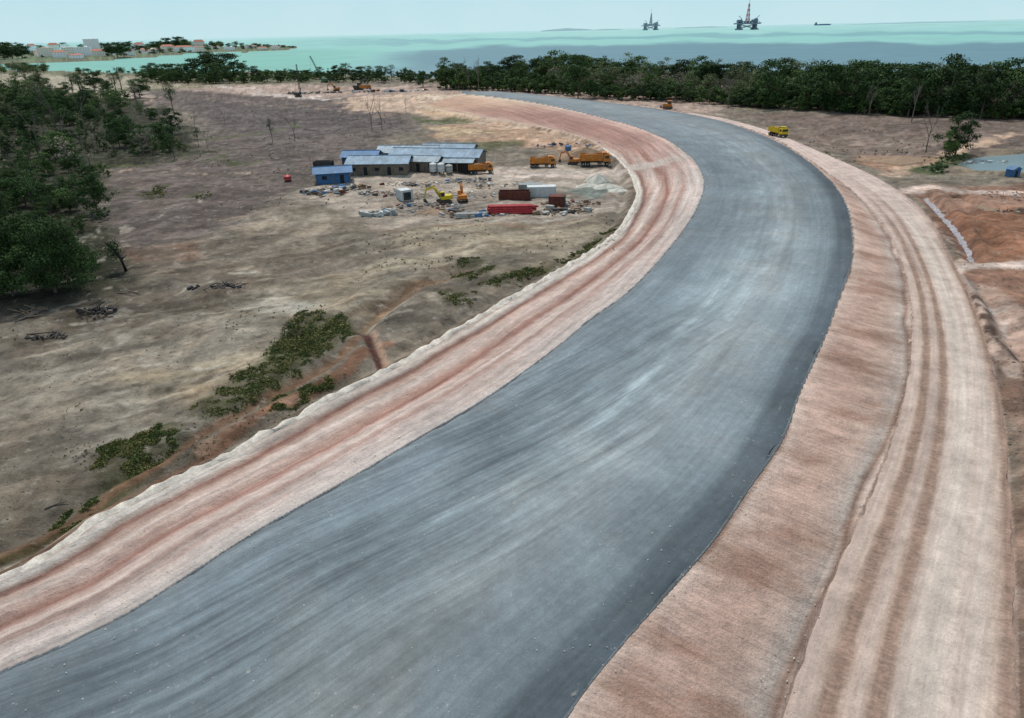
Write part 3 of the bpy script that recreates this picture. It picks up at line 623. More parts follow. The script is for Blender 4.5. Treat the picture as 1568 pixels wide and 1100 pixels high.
# containers
def container(name,u,v,yaw,Lx,col,ins=M_dark,h=2.5,open_top=False,z=None):
    b=MB(); W=2.4
    if open_top:
        b.box((0,0,.15),(Lx,W,.2)); 
        for sy in(-1,1): b.box((0,sy*(W/2-.05),h/2+.1),(Lx,.1,h-.2))
        for sx in(-1,1): b.box((sx*(Lx/2-.05),0,h/2+.1),(.1,W-.2,h-.2))
    else: b.box((0,0,h/2),(Lx,W,h))
    r=MB(); n=int(Lx/.45)
    for i in range(n):
        for sy in(-1,1): r.box((-Lx/2+(i+.5)*Lx/n,sy*(W/2+.03),h/2),(.2,.06,h*.9))
    fr=MB()
    for sx in(-1,1):
        for sy in(-1,1): fr.box((sx*(Lx/2+.02),sy*(W/2+.03),h/2),(.16,.16,h+.06))
        fr.box((sx*(Lx/2+.02),0,h+.0),(.14,W,.14))
    d=MB().box((Lx/2+.03,0,h*.45),(.04,1.7,h*.75))
    return assemble(name,at(u,v),math.radians(yaw),[("shell",b,col),("corrugation",r,col),("frame",fr,M_steel if col is M_rust else col),("door",d,ins)])
container("shipping_container",788,302,-3,6.5,M_rust,open_top=True,h=1.9); container("shipping_container",853,315,-10,3.0,M_rust,h=2.2); container("site_office_cabin",829,297,0,6.0,M_white,M_glass,h=2.2)
container("site_office_cabin",620,305,-60,3.0,M_white,M_glass,h=2.2); container("shipping_container",497,263,-5,4.5,M_steel,h=2.4,open_top=True); container("shipping_container",812,291,0,5,M_grey,h=1.6)
# silos / tanks
def tank(name,u,v,r,h,mat,legs=1.0,sc=1):
    b=MB().tube([(0,0,legs),(0,0,legs+h),(0,0,legs+h+r*.35)],[r,r,r*.25],14); b.tube([(0,0,legs*.5),(0,0,legs)],[r*.3,r],14)
    l=MB()
    for a in range(4):
        x,y=r*.85*math.cos(a*1.571+.78),r*.85*math.sin(a*1.571+.78); l.tube([(x,y,0),(x,y,legs+.3)],.08,5)
    ring=MB()
    for zq in(.25,.75): ring.tube([(0,0,legs+h*zq),(0,0,legs+h*zq+.08)],r*1.03,14)
    return assemble(name,at(u,v),0,[("vessel",b,mat),("legs",l,M_steel),("bands",ring,M_grey)])
tank("storage_tank",664,268,.9,1.8,M_white,.6); tank("storage_tank",676,268,.9,1.8,M_white,.6); tank("storage_tank",688,267,.9,1.6,M_conc,.5); tank("water_tank",441,278,.9,.9,M_red,.35); tank("storage_tank",870,232,.9,1.4,M_blue,.6)
# heaps
def heap(name,u,v,rx,ry,h,mat,seed=0,yaw=0):
    nr_,na_=14,32; V=[(0,0,h)]; Fs=[]
    for i in range(1,nr_+1):
        t=i/nr_
        for j in range(na_):
            a=2*math.pi*j/na_; w=1+.18*math.sin(a*3+seed)+.1*math.sin(a*7+seed*2); z=h*(1-t)**.85*(1+.25*math.sin(a*4+seed+t*5)*t)+random.uniform(-.05,.05)*h*.5
            V.append((rx*t*w*math.cos(a),ry*t*w*math.sin(a),z if i<nr_ else -.4))
    for j in range(na_): Fs.append((0,1+j,1+(j+1)%na_))
    for i in range(nr_-1):
        for j in range(na_): Fs.append((1+i*na_+j,1+(i+1)*na_+j,1+(i+1)*na_+(j+1)%na_,1+i*na_+(j+1)%na_))
    me=MB().add(V,Fs).mesh(name,mat,True); return link(name,me,None,at(u,v),yaw)
heap("gravel_pile",915,276,3.2,2.6,2.2,M_sand,1); heap("gravel_pile",928,285,3.4,2.2,1.0,M_sand,2); heap("gravel_pile",900,282,3,2,.8,M_sand,3); heap("earth_mound",895,240,9,4,3.0,M_earth,2)
heap("earth_mound",660,325,3,2,.9,M_earth,5); heap("gravel_pile",945,292,2.5,2,.7,M_sand,8); heap("earth_mound",1498,315,5,3,1.1,M_earth,6); heap("earth_mound",1375,245,9,5,1.4,M_earth,7)
# bundles of pipes
def pipes(name,u,v,yaw,Lx,n,mat,r=.18,layers=3):
    b=MB()
    for k in range(layers):
        for i in range(n-k):
            o=random.uniform(-.4,.4); y=(i-(n-k)/2)*2.1*r; b.tube([(-Lx/2+o,y,r+k*1.8*r),(Lx/2+o,y,r+k*1.8*r)],r,8)
    t=MB()
    for x in(-Lx/3,0,Lx/3): t.box((x,0,.06),(.2,n*2.2*r,.12))
    return assemble(name,at(u,v),math.radians(yaw),[("pipes",b,mat),("timber_sleepers",t,M_wood)])
pipes("pipe_stack",782,326,0,8.5,7,M_rustp,.2,4); pipes("pipe_stack",722,331,3,6,6,M_conc,.15); pipes("pipe_stack",806,324,-4,4,5,M_rustp,.18,4)
# debris
dm=[M_white,M_wood,M_blue,M_rust,M_conc,M_steel,M_grey,M_wall]
def debris(name,u,v,rx,ry,n,mats,smin=.3,smax=1.6):
    mb=[MB() for _ in mats]
    for i in range(n):
        a=random.random()*6.283; q=math.sqrt(random.random()); k=random.randrange(len(mats)); 
        x,y=rx*q*math.cos(a),ry*q*math.sin(a); s=random.uniform(smin,smax)
        if random.random()<.35: mb[k].tube([(x,y,.15),(x+random.uniform(-2,2),y+random.uniform(-1,1),.2+random.random()*.7)],.07,5)
        else: mb[k].box((x,y,s*.18+random.random()*.3),(s,s*random.uniform(.3,.9),s*random.uniform(.15,.6)),rz=random.random()*3,ry=random.uniform(-.3,.3),top=random.uniform(.8,1))
    return assemble(name,at(u,v),0,[("rubble_%d"%i,mb[i],mats[i]) for i in range(len(mats)) if mb[i].v])
debris("debris_pile",498,298,5,3,60,dm); debris("debris_pile",535,290,5,2.5,60,[M_wood,M_white,M_steel,M_blue]); debris("debris_pile",580,328,3.5,2,50,[M_white,M_conc,M_grey]); debris("debris_pile",590,298,7,3,60,dm,.2,1.1)
debris("debris_pile",648,318,9,4,90,dm,.2,1.1); debris("debris_pile",735,328,8,2.5,80,[M_conc,M_steel,M_blue,M_wood]); debris("debris_pile",640,282,9,2.5,60,dm,.2,1.2); debris("debris_pile",720,278,6,2,40,dm,.2,1.1); debris("debris_pile",850,325,7,2.5,70,[M_steel,M_conc,M_wood])
debris("debris_pile",770,285,8,2,40,[M_white,M_conc,M_wood],.2,1); debris("debris_pile",1520,325,8,3,60,[M_conc,M_steel,M_wood],.2,.8); debris("debris_pile",1545,300,6,3,30,[M_conc,M_wood],.2,.8); debris("debris_pile",880,222,12,3,40,[M_blue,M_steel,M_grey]); debris("debris_pile",480,142,20,4,60,dm,.6,3); debris("debris_pile",600,140,25,5,60,[M_blue,M_white,M_rust,M_steel],.6,3)
debris("debris_pile",875,312,6,3,60,[M_steel,M_conc,M_wood,M_rust],.2,.9); debris("debris_pile",690,300,12,5,60,[M_steel,M_conc,M_wood,M_white],.15,.7); debris("debris_pile",1500,246,8,2,36,[M_conc,M_white,M_grey],.3,1.4)
debris("timber_debris",335,440,4,1.5,50,[M_dark,M_deadbark],.2,.9); debris("timber_debris",150,478,2.6,1.2,70,[M_dark,M_deadbark],.15,.7); debris("timber_debris",70,515,2.5,.6,40,[M_dark,M_deadbark],.15,.6); debris("timber_debris",45,475,1.5,1,26,[M_deadbark,M_wood],.12,.5)
# fallen logs
def logs(name,u,v,yaw,n,Lx,r):
    b=MB()
    for i in range(n):
        x,y=random.uniform(-1,1),random.uniform(-.8,.8); a=random.uniform(-.5,.5); dx,dy=math.cos(a)*Lx/2,math.sin(a)*Lx/2
        b.tube([(x-dx,y-dy,r),(x,y+.1,r*1.3+.1*i),(x+dx,y+dy,r+.25*i)],[r,r*.85,r*.45],7)
        b.tube([(x+dx*.3,y+dy*.3,r*1.2),(x+dx*.6,y+dy*.3+.6,r*2+.4)],[r*.4,r*.1],5)
    me=b.mesh(name,M_deadbark,True); return link(name,me,None,at(u,v),yaw)
logs("fallen_log",48,482,.9,3,3.2,.14); logs("fallen_log",62,512,.4,2,4.0,.12); logs("fallen_log",205,445,-.2,2,3.0,.1); logs("fallen_log",350,436,.1,3,4,.13); logs("fallen_log",100,760,.3,1,1.6,.07)
# blue tent right
def tent():
    b=MB().box((0,0,1.2),(3.4,2.4,2.4)); r=MB().prism([(-2,2.4),(2,2.4),(0,3.3)],-1.5,1.5); d=MB().box((0,-1.23,1),(1,.05,2)); return [("walls",b,M_blue),("roof",r,M_roof2),("door",d,M_dark)]
assemble("site_tent",at(1549,272),.3,tent(),.7)
# pond
m,nt,bs=newmat("pond_water"); bs.inputs['Base Color'].default_value=c4(L(112,126,126)); bs.inputs['Roughness'].default_value=.2; g=G(nt); nt.links.new(g.bump(g.noise(g.obj(),.8,4,.6),.3,.05),bs.inputs['Normal'])
def sheet(name,w,z,mat):
    me=bpy.data.meshes.new(name); me.from_pydata([(x,y,z) for x,y in w],[],[tuple(range(len(w)))]); me.materials.append(mat); return link(name,me)
cen=pondw.mean(0); sheet("pond",[tuple(cen+(p-cen)*1.12) for p in pondw],-.42,m)
# plastic-lined ditch on the right
def ribbon(name,line,z,wdt,mat,h=.35):
    w=resample(catmull(sv(line,z),6),.8); T_=np.gradient(w,axis=0); T_/=np.linalg.norm(T_,axis=1)[:,None]; N_=np.stack([T_[:,1],-T_[:,0]],1); V=[];nn=len(w)
    for i in range(nn):
        wm=random.uniform(.55,1.3)
        for k,(o,hz) in enumerate([(-wdt*wm,0),(-wdt*.4,h),(wdt*.2,h*.8),(wdt*wm,-.05)]):
            jx=random.uniform(-.1,.1); p=w[i]+N_[i]*(o+jx); V.append((p[0],p[1],gz(*p)+hz*random.uniform(.3,1.3)+.03))
    me=np_mesh(name,V,grid_faces(nn,4),[mat],True); return link(name,me)
M_plastic=simple("silver_sheeting",(164,158,160),.5,var=.45); M_crest=simple("pale_crest_soil",(228,218,204),.95,var=.35,scale=1.2,bump=.15)
ribbon("drain_liner",[(1418,300),(1440,325),(1462,350),(1478,375),(1492,398)],0,.4,M_plastic,.15)
ribbon("earth_berm",L3[:26],ZL3,.42,M_crest,.40)
# cranes
def lattice(mb,p0,p1,w,n,r):
    p0=Vector(p0);p1=Vector(p1);t=(p1-p0).normalized();a=Vector((0,1,0)) if abs(t.y)<.9 else Vector((1,0,0));a=(a-t*a.dot(t)).normalized();b_=t.cross(a)
    cs=[(1,1),(1,-1),(-1,-1),(-1,1)]
    for cx,cy in cs: mb.tube([p0+a*cx*w/2+b_*cy*w/2,p1+a*cx*w*.35+b_*cy*w*.35],r,4)
    for i in range(n):
        q0=p0.lerp(p1,i/n);q1=p0.lerp(p1,(i+1)/n)
        for k in range(4):
            c0=cs[k];c1=cs[(k+1)%4]; w0=w/2*(1-.3*i/n); mb.tube([q0+a*c0[0]*w0+b_*c0[1]*w0,q1+a*c1[0]*w0+b_*c1[1]*w0],r*.7,4)
def crane(name,u,v,yaw,H,lean,mat,sc=1):
    tr=MB()
    for sy in(-1,1): tr.prism([(-2.4,.4),(-2,.05),(2,.05),(2.4,.4),(2,1.1),(-2,1.1)],sy*1.6-.35,sy*1.6+.35)
    tr.box((0,0,.8),(2,2.6,.5)); bd=MB().box((-.8,0,2.1),(4.2,2.8,1.8)).box((1.2,1.0,2.3),(1.4,1.1,1.9)); m_=MB(); lattice(m_,(1.5,0,1.6),(1.5+lean,0,H),.9,12,.09)
    cb=MB().tube([(-1.8,0,3),(1.5+lean,0,H)],.05,4).tube([(1.9+lean,0,H),(1.9+lean,0,H*.3)],.05,4).box((1.9+lean,0,H*.3-1),(.6,.6,1.6)); gl=MB().box((1.93,1.0,2.5),(.05,.9,1))
    assemble(name,at(u,v),math.radians(yaw),[("tracks",tr,M_steel),("house",bd,mat),("boom",m_,mat),("cables",cb,M_steel),("windows",gl,M_glass)],sc)
crane("pile_driver",457,148,0,22,.3,M_steel,.8); crane("crawler_crane",497,128,160,20,9,M_green,.9)
# ------------------------------------------------------------------ foliage
def leaf_quads(cent,size,normals=None):
    n=len(cent); a=rng.normal(size=(n,3)); 
    if normals is not None: a=a*.8+normals*1.0
    a/=np.linalg.norm(a,axis=1)[:,None]; b_=rng.normal(size=(n,3)); t=np.cross(a,b_); t/=np.linalg.norm(t,axis=1)[:,None]; w=np.cross(a,t)
    s=(size*rng.uniform(.6,1.3,n))[:,None]; V=np.stack([cent-t*s,cent+w*s*.55,cent+t*s,cent-w*s*.55],1).reshape(-1,3)
    return V,np.arange(4*n).reshape(-1,4)
def tree_mesh(name,H,cw,low,nclump,nleaf,lsize,leafmat,seed=0,flat=.6,bark=None):
    r=np.random.default_rng(seed); random.seed(seed); cl=[]
    for i in range(nclump):
        d=r.normal(size=3); d/=np.linalg.norm(d); q=r.random()**.45
        lx=1+.35*math.sin(3*math.atan2(d[1],d[0])+seed)
        z=low*H+(H*(1-low))*(.5+.46*d[2]*q); wz=1-.35*abs((z-low*H)/(H*(1-low))-.4)*1.6
        cl.append((d[0]*q*cw*lx*wz,d[1]*q*cw*lx*wz,z,H*r.uniform(.06,.15)))
    Vs=[];
    for (x,y,z,rad) in cl:
        n=int(nleaf*r.uniform(.4,1.4)*(rad/(H*.11))**2); d=r.normal(size=(n,3)); d/=np.linalg.norm(d,axis=1)[:,None]; q=(r.random(n)**.4)[:,None]*r.uniform(.8,1.25,(n,1))
        c=np.array([x,y,z])+d*q*rad*np.array([1.15,1.15,flat]); Vs.append((c,d))
    cc=np.vstack([a for a,_ in Vs]); nn=np.vstack([b_ for _,b_ in Vs]); nn[:,2]+=.5; V,Fq=leaf_quads(cc,np.full(len(cc),lsize),nn)
    mb=MB(); tr=.022*H
    pts=[(0,0,-.3),(.02*H*r.uniform(-1,1),.02*H*r.uniform(-1,1),H*.3),(.04*H*r.uniform(-1,1),.04*H*r.uniform(-1,1),H*.6),(0,0,H*.85)]; mb.tube(pts,[tr,tr*.75,tr*.45,tr*.12],6)
    for i in r.choice(nclump,min(nclump,10),replace=False):
        x,y,z,_=cl[i]; z0=max(.2*H,min(z*.6,H*.6)); mb.tube([(0,0,z0),(x*.5,y*.5,(z0+z)/2+.02*H),(x,y,z)],[tr*.4,tr*.25,tr*.08],4)
    v2=np.array(mb.v); f2=[f for f in mb.f if len(f)==4]
    V2=np.vstack([V,v2]); F2=np.vstack([Fq,np.array([[i+len(V) for i in f] for f in f2])]); mi=np.concatenate([np.zeros(len(Fq)),np.ones(len(f2))])
    return np_mesh(name,V2,F2,[leafmat,bark or M_bark],False,mi)
TR={}
TR['D']=[tree_mesh("broadleaf_dark_%d"%i,10,3.8+.4*i,.04,42,105,.23,M_leafD,seed=10+i) for i in range(4)]
TR['M']=[tree_mesh("broadleaf_mid_%d"%i,10,3.8,.10,34,95,.22,M_leafM,seed=20+i) for i in range(3)]
TR['O']=[tree_mesh("broadleaf_olive_%d"%i,10,3.2,.06,32,75,.2,M_leafO,seed=30+i) for i in range(3)]
TR['Y']=[tree_mesh("sparse_dry_%d"%i,10,2.7,.2,26,30,.18,M_dry,seed=40+i,bark=M_deadbark) for i in range(3)]
TR['B']=[tree_mesh("bush_%d"%i,4,3.2,.0,26,90,.15,M_leafD if i%2 else M_leafM,seed=50+i,flat=.8) for i in range(4)]
TR['T']=[tree_mesh("thin_tree_%d"%i,10,2.3,.45,15,55,.18,M_leafD,seed=60+i) for i in range(3)]
def bare_tree(name,H,seed,leafy=0):
    random.seed(seed); mb=MB()
    def br(p,d,l,r,k):
        q=p+d*l*.5+Vector((random.uniform(-1,1),random.uniform(-1,1),0))*l*.05; e=p+d*l
        mb.tube([p,q,e],[r,r*.8,r*.55],5,cap=False)
        if k==0: return
        for _ in range(3):
            nd=(d+Vector((random.uniform(-1,1),random.uniform(-1,1),random.uniform(-.1,.6)))*.65).normalized(); br(p+d*l*random.uniform(.55,1),nd,l*random.uniform(.5,.72),r*.5,k-1)
    br(Vector((0,0,-.2)),Vector((0,0,1)),H*.45,H*.016,4); me=mb.mesh(name,M_deadbark,True); return me
BARE=[bare_tree("dead_tree_%d"%i,10,70+i) for i in range(3)]
def plant(name,me,u,v,hpx,parent=None,base=10.0,z=None,wide=1.0):
    l=at(u,v,z); s=hpx*mpp(u,v,0)/base*1.0
    o=link(name,me,parent,l,random.random()*6.28,(s*wide,s*wide,s)); return o
random.seed(5)
def group(name):
    e=bpy.data.objects.new(name,None); scene.collection.objects.link(e); return e
# coastal tree belt (ground positions interpolated along the belt)
belt=group("coastal_tree_belt")
bx=[690,760,850,950,1050,1130,1230,1330,1440,1568,1720]; by=[138,140,146,152,157,163,170,175,180,186,196]; bt=[98,100,92,94,102,104,97,97,92,100,106]
u=688
while u<1720:
    yb=np.interp(u,bx,by); tp=np.interp(u,bx,bt)
    for row in range(4):
        uu=u+random.uniform(-9,9); v_=yb-4-row*5.5+random.uniform(-1.5,1.5); h=(yb-tp)*random.uniform(.62,1.0)*(.82+.05*row)
        if row==0: h*=.8
        if 840<uu<1150 and row<2: ty=random.choice('OOYYMYO')
        elif uu>1380 and row==0: ty=random.choice('DMY')
        else: ty=random.choice('DDDMO')
        if row>1: h*=np.interp(row,[2,3],[1.0,.92])
        plant("belt_tree",random.choice(TR[ty]),uu,v_,h,belt,10,wide=random.uniform(.95,1.4))
    if random.random()<.12: plant("belt_dead_tree",random.choice(BARE),u,yb,random.uniform(35,55),belt,10)
    for _ in range(3):
        plant("belt_bush",random.choice(TR['B']),u+random.uniform(-9,9),yb-random.uniform(0,6),random.uniform(12,30),belt,4,wide=1.1)
    u+=15 if u<1150 else 17
for uu,vv,h in [(885,150,66),(1175,165,72),(1260,170,78),(1445,180,90),(1300,172,76),(1500,183,74),(1390,178,80)]: plant("belt_tree",random.choice(TR['D']),uu,vv,h,belt,10,wide=.9)
# left forest
forest=group("forest")
def scatter(poly,n,types,h0,h1,parent,name,base=10):
    pl=np.array(poly,float); w=sv(poly,0); lo=w.min(0);hi=w.max(0); c=0; tries=0
    while c<n and tries<n*60:
        tries+=1; p=np.array([[random.uniform(lo[0],hi[0]),random.uniform(lo[1],hi[1])]])
        if not inside(p,w)[0]: continue
        x,y=p[0]; h=random.uniform(h0,h1)*(.7+.6*random.random()**2); s=h/base; link(name,random.choice(TR[random.choice(types)]),parent,(x,y,gz(x,y)-.1),random.random()*6.28,(s*random.uniform(.9,1.25),)*2+(s,)); c+=1
scatter([(-60,165),(60,150),(130,160),(220,170),(300,225),(230,242),(140,250),(-60,290)],130,'DDDMOTD',4.5,8.5,forest,"forest_tree")
scatter([(-60,290),(140,255),(160,290),(120,315),(130,345),(-60,400)],52,'DDMTD',4,7.5,forest,"forest_tree")
scatter([(-40,160),(130,160),(310,236),(170,255),(165,300),(150,420),(-40,440)],460,'B',1.0,2.8,forest,"forest_bush",4)
scatter([(-60,165),(0,150),(200,150),(150,190),(-60,230)],34,'TDDO',7,11,forest,"forest_tree")
scatter([(60,200),(300,240),(180,300),(20,280)],14,'YYT',7,10,forest,"forest_tree")
for uu,vv,h in [(100,240,80),(60,230,70),(150,225,50),(205,215,40),(40,300,70),(130,200,60),(85,195,60)]: plant("forest_dead_tree",random.choice(BARE),uu,vv,h,forest,10,wide=.8)
# single trees near
bigb=tree_mesh("large_bush_mesh",10,6.2,.0,110,260,.13,M_leafD,seed=91,flat=.8)
for uu,vv,h,wd in [(85,448,118,.95),(20,452,125,.95),(-60,455,135,1),(-10,380,85,1),(120,425,70,.7)]: plant("large_bush",bigb,uu,vv,h,None,10,wide=wd)
plant("tree",TR['D'][1],152,332,66,None,wide=.9); plant("tree",TR['T'][0],268,245,35); plant("tree",TR['T'][1],268,180,52,wide=.7); plant("tree",TR['T'][2],418,222,38,wide=.6); plant("dead_tree",BARE[0],452,220,42); plant("dead_tree",BARE[1],570,205,66,wide=.6); plant("dead_tree",BARE[2],585,200,45)
plant("dead_tree",BARE[0],1115,165,58); plant("dead_tree",BARE[1],1418,232,85,wide=.7); plant("dead_tree",BARE[2],1395,190,60); plant("dead_tree",BARE[1],1330,178,45)
for uu,vv,h,k in [(320,234,36,0),(345,190,28,1),(300,200,30,2),(235,250,40,0),(510,190,24,1),(622,172,26,2),(285,232,34,1),(250,205,36,2)]: plant("dead_tree",BARE[k],uu,vv,h,wide=.7)
plant("tree",TR['T'][1],305,226,30,wide=.8); plant("tree",TR['M'][0],240,238,26); plant("tree",TR['T'][0],130,165,52,wide=.8); plant("tree",TR['T'][2],70,155,44,wide=.8)
plant("tree",TR['D'][2],1462,238,66,wide=.95); plant("tree",TR['M'][1],1448,240,44,wide=.9); plant("bush",TR['B'][1],1432,262,18,base=4,wide=1.4); plant("bush",TR['B'][3],1450,250,14,base=4,wide=1.3); plant("bush",TR['B'][2],1474,244,12,base=4,wide=1.3)
# leaning dead trunk by the bush
mb=MB(); mb.tube([(0,0,-.3),(-.3,0,2.0),(-1.4,.2,3.8),(-2.2,.3,4.4)],[.28,.24,.2,.1],7); mb.tube([(-.9,.1,3.0),(-.3,.2,3.9),(-.9,.1,4.8)],[.14,.1,.05],5); mb.tube([(-.2,0,1.8),(.7,.1,2.5)],[.1,.04],5)
e=link("dead_trunk",mb.mesh("dead_trunk",M_dark,True),None,at(192,410),0,1.05)
fb=leaf_quads(rng.normal(size=(900,3))*np.array([.6,.5,.7])+np.array([-1.3,.2,3.2]),np.full(900,.12)); hang=link("hanging_foliage",np_mesh("hanging",fb[0],fb[1],[M_leafD]),e)
# far-left coast trees
ct=group("coastal_trees")
for uu,vv,h,ty in [(232,122,26,'D'),(250,124,30,'D'),(270,122,28,'D'),(292,124,30,'D'),(318,123,44,'D'),(340,124,46,'D'),(360,124,38,'D'),(390,125,22,'D'),(410,126,20,'M'),(430,126,20,'D'),(450,126,18,'M'),(515,122,22,'D'),(530,122,24,'M'),(548,122,22,'D'),(565,121,18,'M'),(585,126,24,'D'),(600,124,24,'T'),(648,134,24,'D'),(470,124,18,'D'),(490,122,20,'M'),(620,128,10,'D'),(700,136,36,'D'),(400,120,14,'M'),(440,120,14,'M'),(305,126,24,'D'),(280,127,20,'D'),(240,126,24,'D'),(262,128,22,'D'),(330,128,30,'D'),(352,128,26,'D'),(375,127,22,'D'),(222,124,18,'M'),(540,126,16,'D'),(575,124,16,'D')]:
    plant("coastal_tree",random.choice(TR[ty]),uu,vv,h,ct,10,wide=1.35)
for i in range(110): plant("coastal_bush",random.choice(TR['B']),random.uniform(215,690),random.uniform(119,129),random.uniform(7,14),ct,4,wide=1.3)
for i in range(40): plant("coastal_tree",random.choice(TR['M'] if i%2 else TR['O']),random.uniform(-40,75),random.uniform(105,114),random.uniform(8,16),ct,10,wide=1.6)
for i in range(70): plant("coastal_tree",random.choice(TR[random.choice('OYTMDD')]),random.uniform(-60,215),random.uniform(138,172),random.uniform(16,38),ct,10,wide=1.2)
for i in range(24): plant("coastal_tree",random.choice(TR['M']),random.uniform(120,218),random.uniform(110,115),random.uniform(4,8),ct,10,wide=1.8)
# headland trees
hd=group("headland_trees")
def headbase(u): return np.interp(u,[-100,0,200,375,455],[96,92,86,78,75])
for i in range(280):
    uu=random.uniform(-80,450); b0=headbase(uu)-1.5; t0=np.interp(uu,[-80,0,200,330,400,455],[77,75,71,69,70,74.5]); vv=random.uniform(t0,b0)
    if 55<uu<215 and vv>79: continue
    h=random.uniform(5,10)*np.interp(uu,[0,300,400,455],[1,1,.6,.35]); plant("headland_tree",random.choice(TR[random.choice('DMO')]),uu,vv,h,hd,10,wide=1.9,z=0)
for i in range(70): uu=random.uniform(60,300); plant("headland_tree",random.choice(TR[random.choice('DMO')]),uu,headbase(uu)-random.uniform(0,6),random.uniform(3,5),hd,10,wide=1.9,z=0)
for uu,vv,h in [(262,76,20),(275,76,22),(285,76,17),(240,78,16),(180,88,26),(172,88,24),(190,87,22),(20,92,30),(8,93,32),(35,92,24),(330,76,10)]: plant("headland_tree",TR['D'][0],uu,vv,h,hd,10,wide=1.3,z=0)
# town
def building(name,u,v,wpx,hpx,dm_,wallm,roofm,floors,hip):
    s=mpp(u,v,0); w=wpx*s; h=hpx*s; x,y=survey(u,v,0); b=MB().box((0,0,h/2),(w,dm_,h)); wn=MB(); nb=max(2,int(w/5))
    for f_ in range(floors):
        for i in range(nb): wn.box((-w/2+(i+.5)*w/nb,-dm_/2-.05,(f_+.55)*h/floors),(w/nb*.3,.12,h/floors*.26))
    r=MB()
    if hip: r.box((0,0,h+h*.16),(w*1.06,dm_*1.06,h*.32),top=.25,topx=.6)
    else: r.box((0,0,h+.3),(w*1.02,dm_*1.02,.6)).box((w*.2,0,h+1.5),(w*.15,dm_*.3,2.4))
    assemble(name,(x,y,0),math.atan2(-x,y)+random.uniform(-.3,.3),[("walls",b,wallm),("windows",wn,M_grey),("roof",r,roofm)])
M_cream=simple("cream_render",(244,234,218),.8,var=.05,gain=1.0); M_wh2=simple("white_render",(250,248,246),.8,var=.04,gain=1.0); M_tile=simple("terracotta_tiles",(204,130,110),.8); M_tile2=simple("brown_tiles",(168,134,120),.8)
tw=[(72,88,22,13,M_cream,M_cream,5,0),(92,90,16,9,M_wh2,M_tile,4,1),(108,85,20,11,M_cream,M_cream,4,0),(130,87,22,13,M_wh2,M_wh2,5,0),(143,79,20,17,M_wh2,M_wh2,6,0),(152,88,18,9,M_cream,M_tile,3,1),(118,91,16,6,M_wh2,M_tile,3,1),(62,88,14,8,M_cream,M_tile,3,1),(168,80,14,11,M_wh2,M_cream,4,0),(200,86,14,8,M_wh2,M_tile2,3,1),(258,80,18,8,M_cream,M_tile,3,1),(282,80,28,7,M_wh2,M_tile,3,1),(305,79,18,6,M_cream,M_tile2,3,1),(306,74,16,9,M_cream,M_tile,4,1),(330,76,14,4,M_wh2,M_tile2,2,1),(352,77,14,4,M_wh2,M_wh2,2,0),(384,75,16,4,M_wh2,M_tile2,2,1),(402,76,14,3,M_cream,M_tile,2,1),(422,75,12,3,M_wh2,M_tile2,1,1),(214,77,14,8,M_wh2,M_tile,3,1),(84,79,14,9,M_cream,M_tile,3,1),(100,77,10,8,M_wh2,M_wh2,3,0),(50,79,12,8,M_wh2,M_tile,3,1)]
for k in range(24):
    uu=random.uniform(40,240); tw.append((uu,random.uniform(80,headbase(uu)-1),random.uniform(6,11),random.uniform(3.5,7),random.choice([M_cream,M_wh2]),random.choice([M_tile,M_tile2,M_cream,M_tile]),2,random.random()<.7))
for t in tw: building("town_building",t[0],t[1],t[2],t[3],18,t[4],t[5],t[6],t[7])
# distant islands, ship
M_far=simple("distant_hill",(150,182,186),.9,var=.05);  # pale bluish tone is distance haze put into the island colour
def island(name,u,v,wpx,hpx):
    s=mpp(u,v,-3); x,y=survey(u,v,-3); n=24; V=[];Fs=[]; w=wpx*s;h=hpx*s
    for i in range(n+1):
        t=i/n; hh=h*math.sin(math.pi*t)**.6*(.6+.4*vnoise(np.array([t*6+u]),np.array([.5]))[0]); V+= [(-w/2+w*t,-w*.1*math.sin(math.pi*t),-1),(-w/2+w*t,0,hh),(-w/2+w*t,w*.1*math.sin(math.pi*t),-1)]
    for i in range(n):
        for k in(0,1): Fs.append((i*3+k,(i+1)*3+k,(i+1)*3+k+1,i*3+k+1))
    link(name,MB().add(V,Fs).mesh(name,M_far,True),None,(x,y,-3),math.atan2(-x,y))
island("distant_island",868,47.5,80,4); island("distant_island",930,46.5,50,2); island("distant_island",1075,42.8,80,2); island("distant_island",1400,36,200,2)
def ship(u,v,wpx):
    s=mpp(u,v,-3)*wpx/100; x,y=survey(u,v,-3); h=MB().prism([(-50,6),(-46,0),(46,0),(54,8),(40,6)],-8,8); d=MB().box((-38,0,11),(14,12,10)).box((-38,0,18),(4,4,5)).box((10,0,7.5),(60,12,2)); w=MB().box((-30.8,0,13),(.3,10,2))
    assemble("cargo_ship",(x,y,-3),math.atan2(-x,y),[("hull",h,M_blue),("superstructure",d,M_grey),("windows",w,M_glass)],s)
ship(1259,39,24)
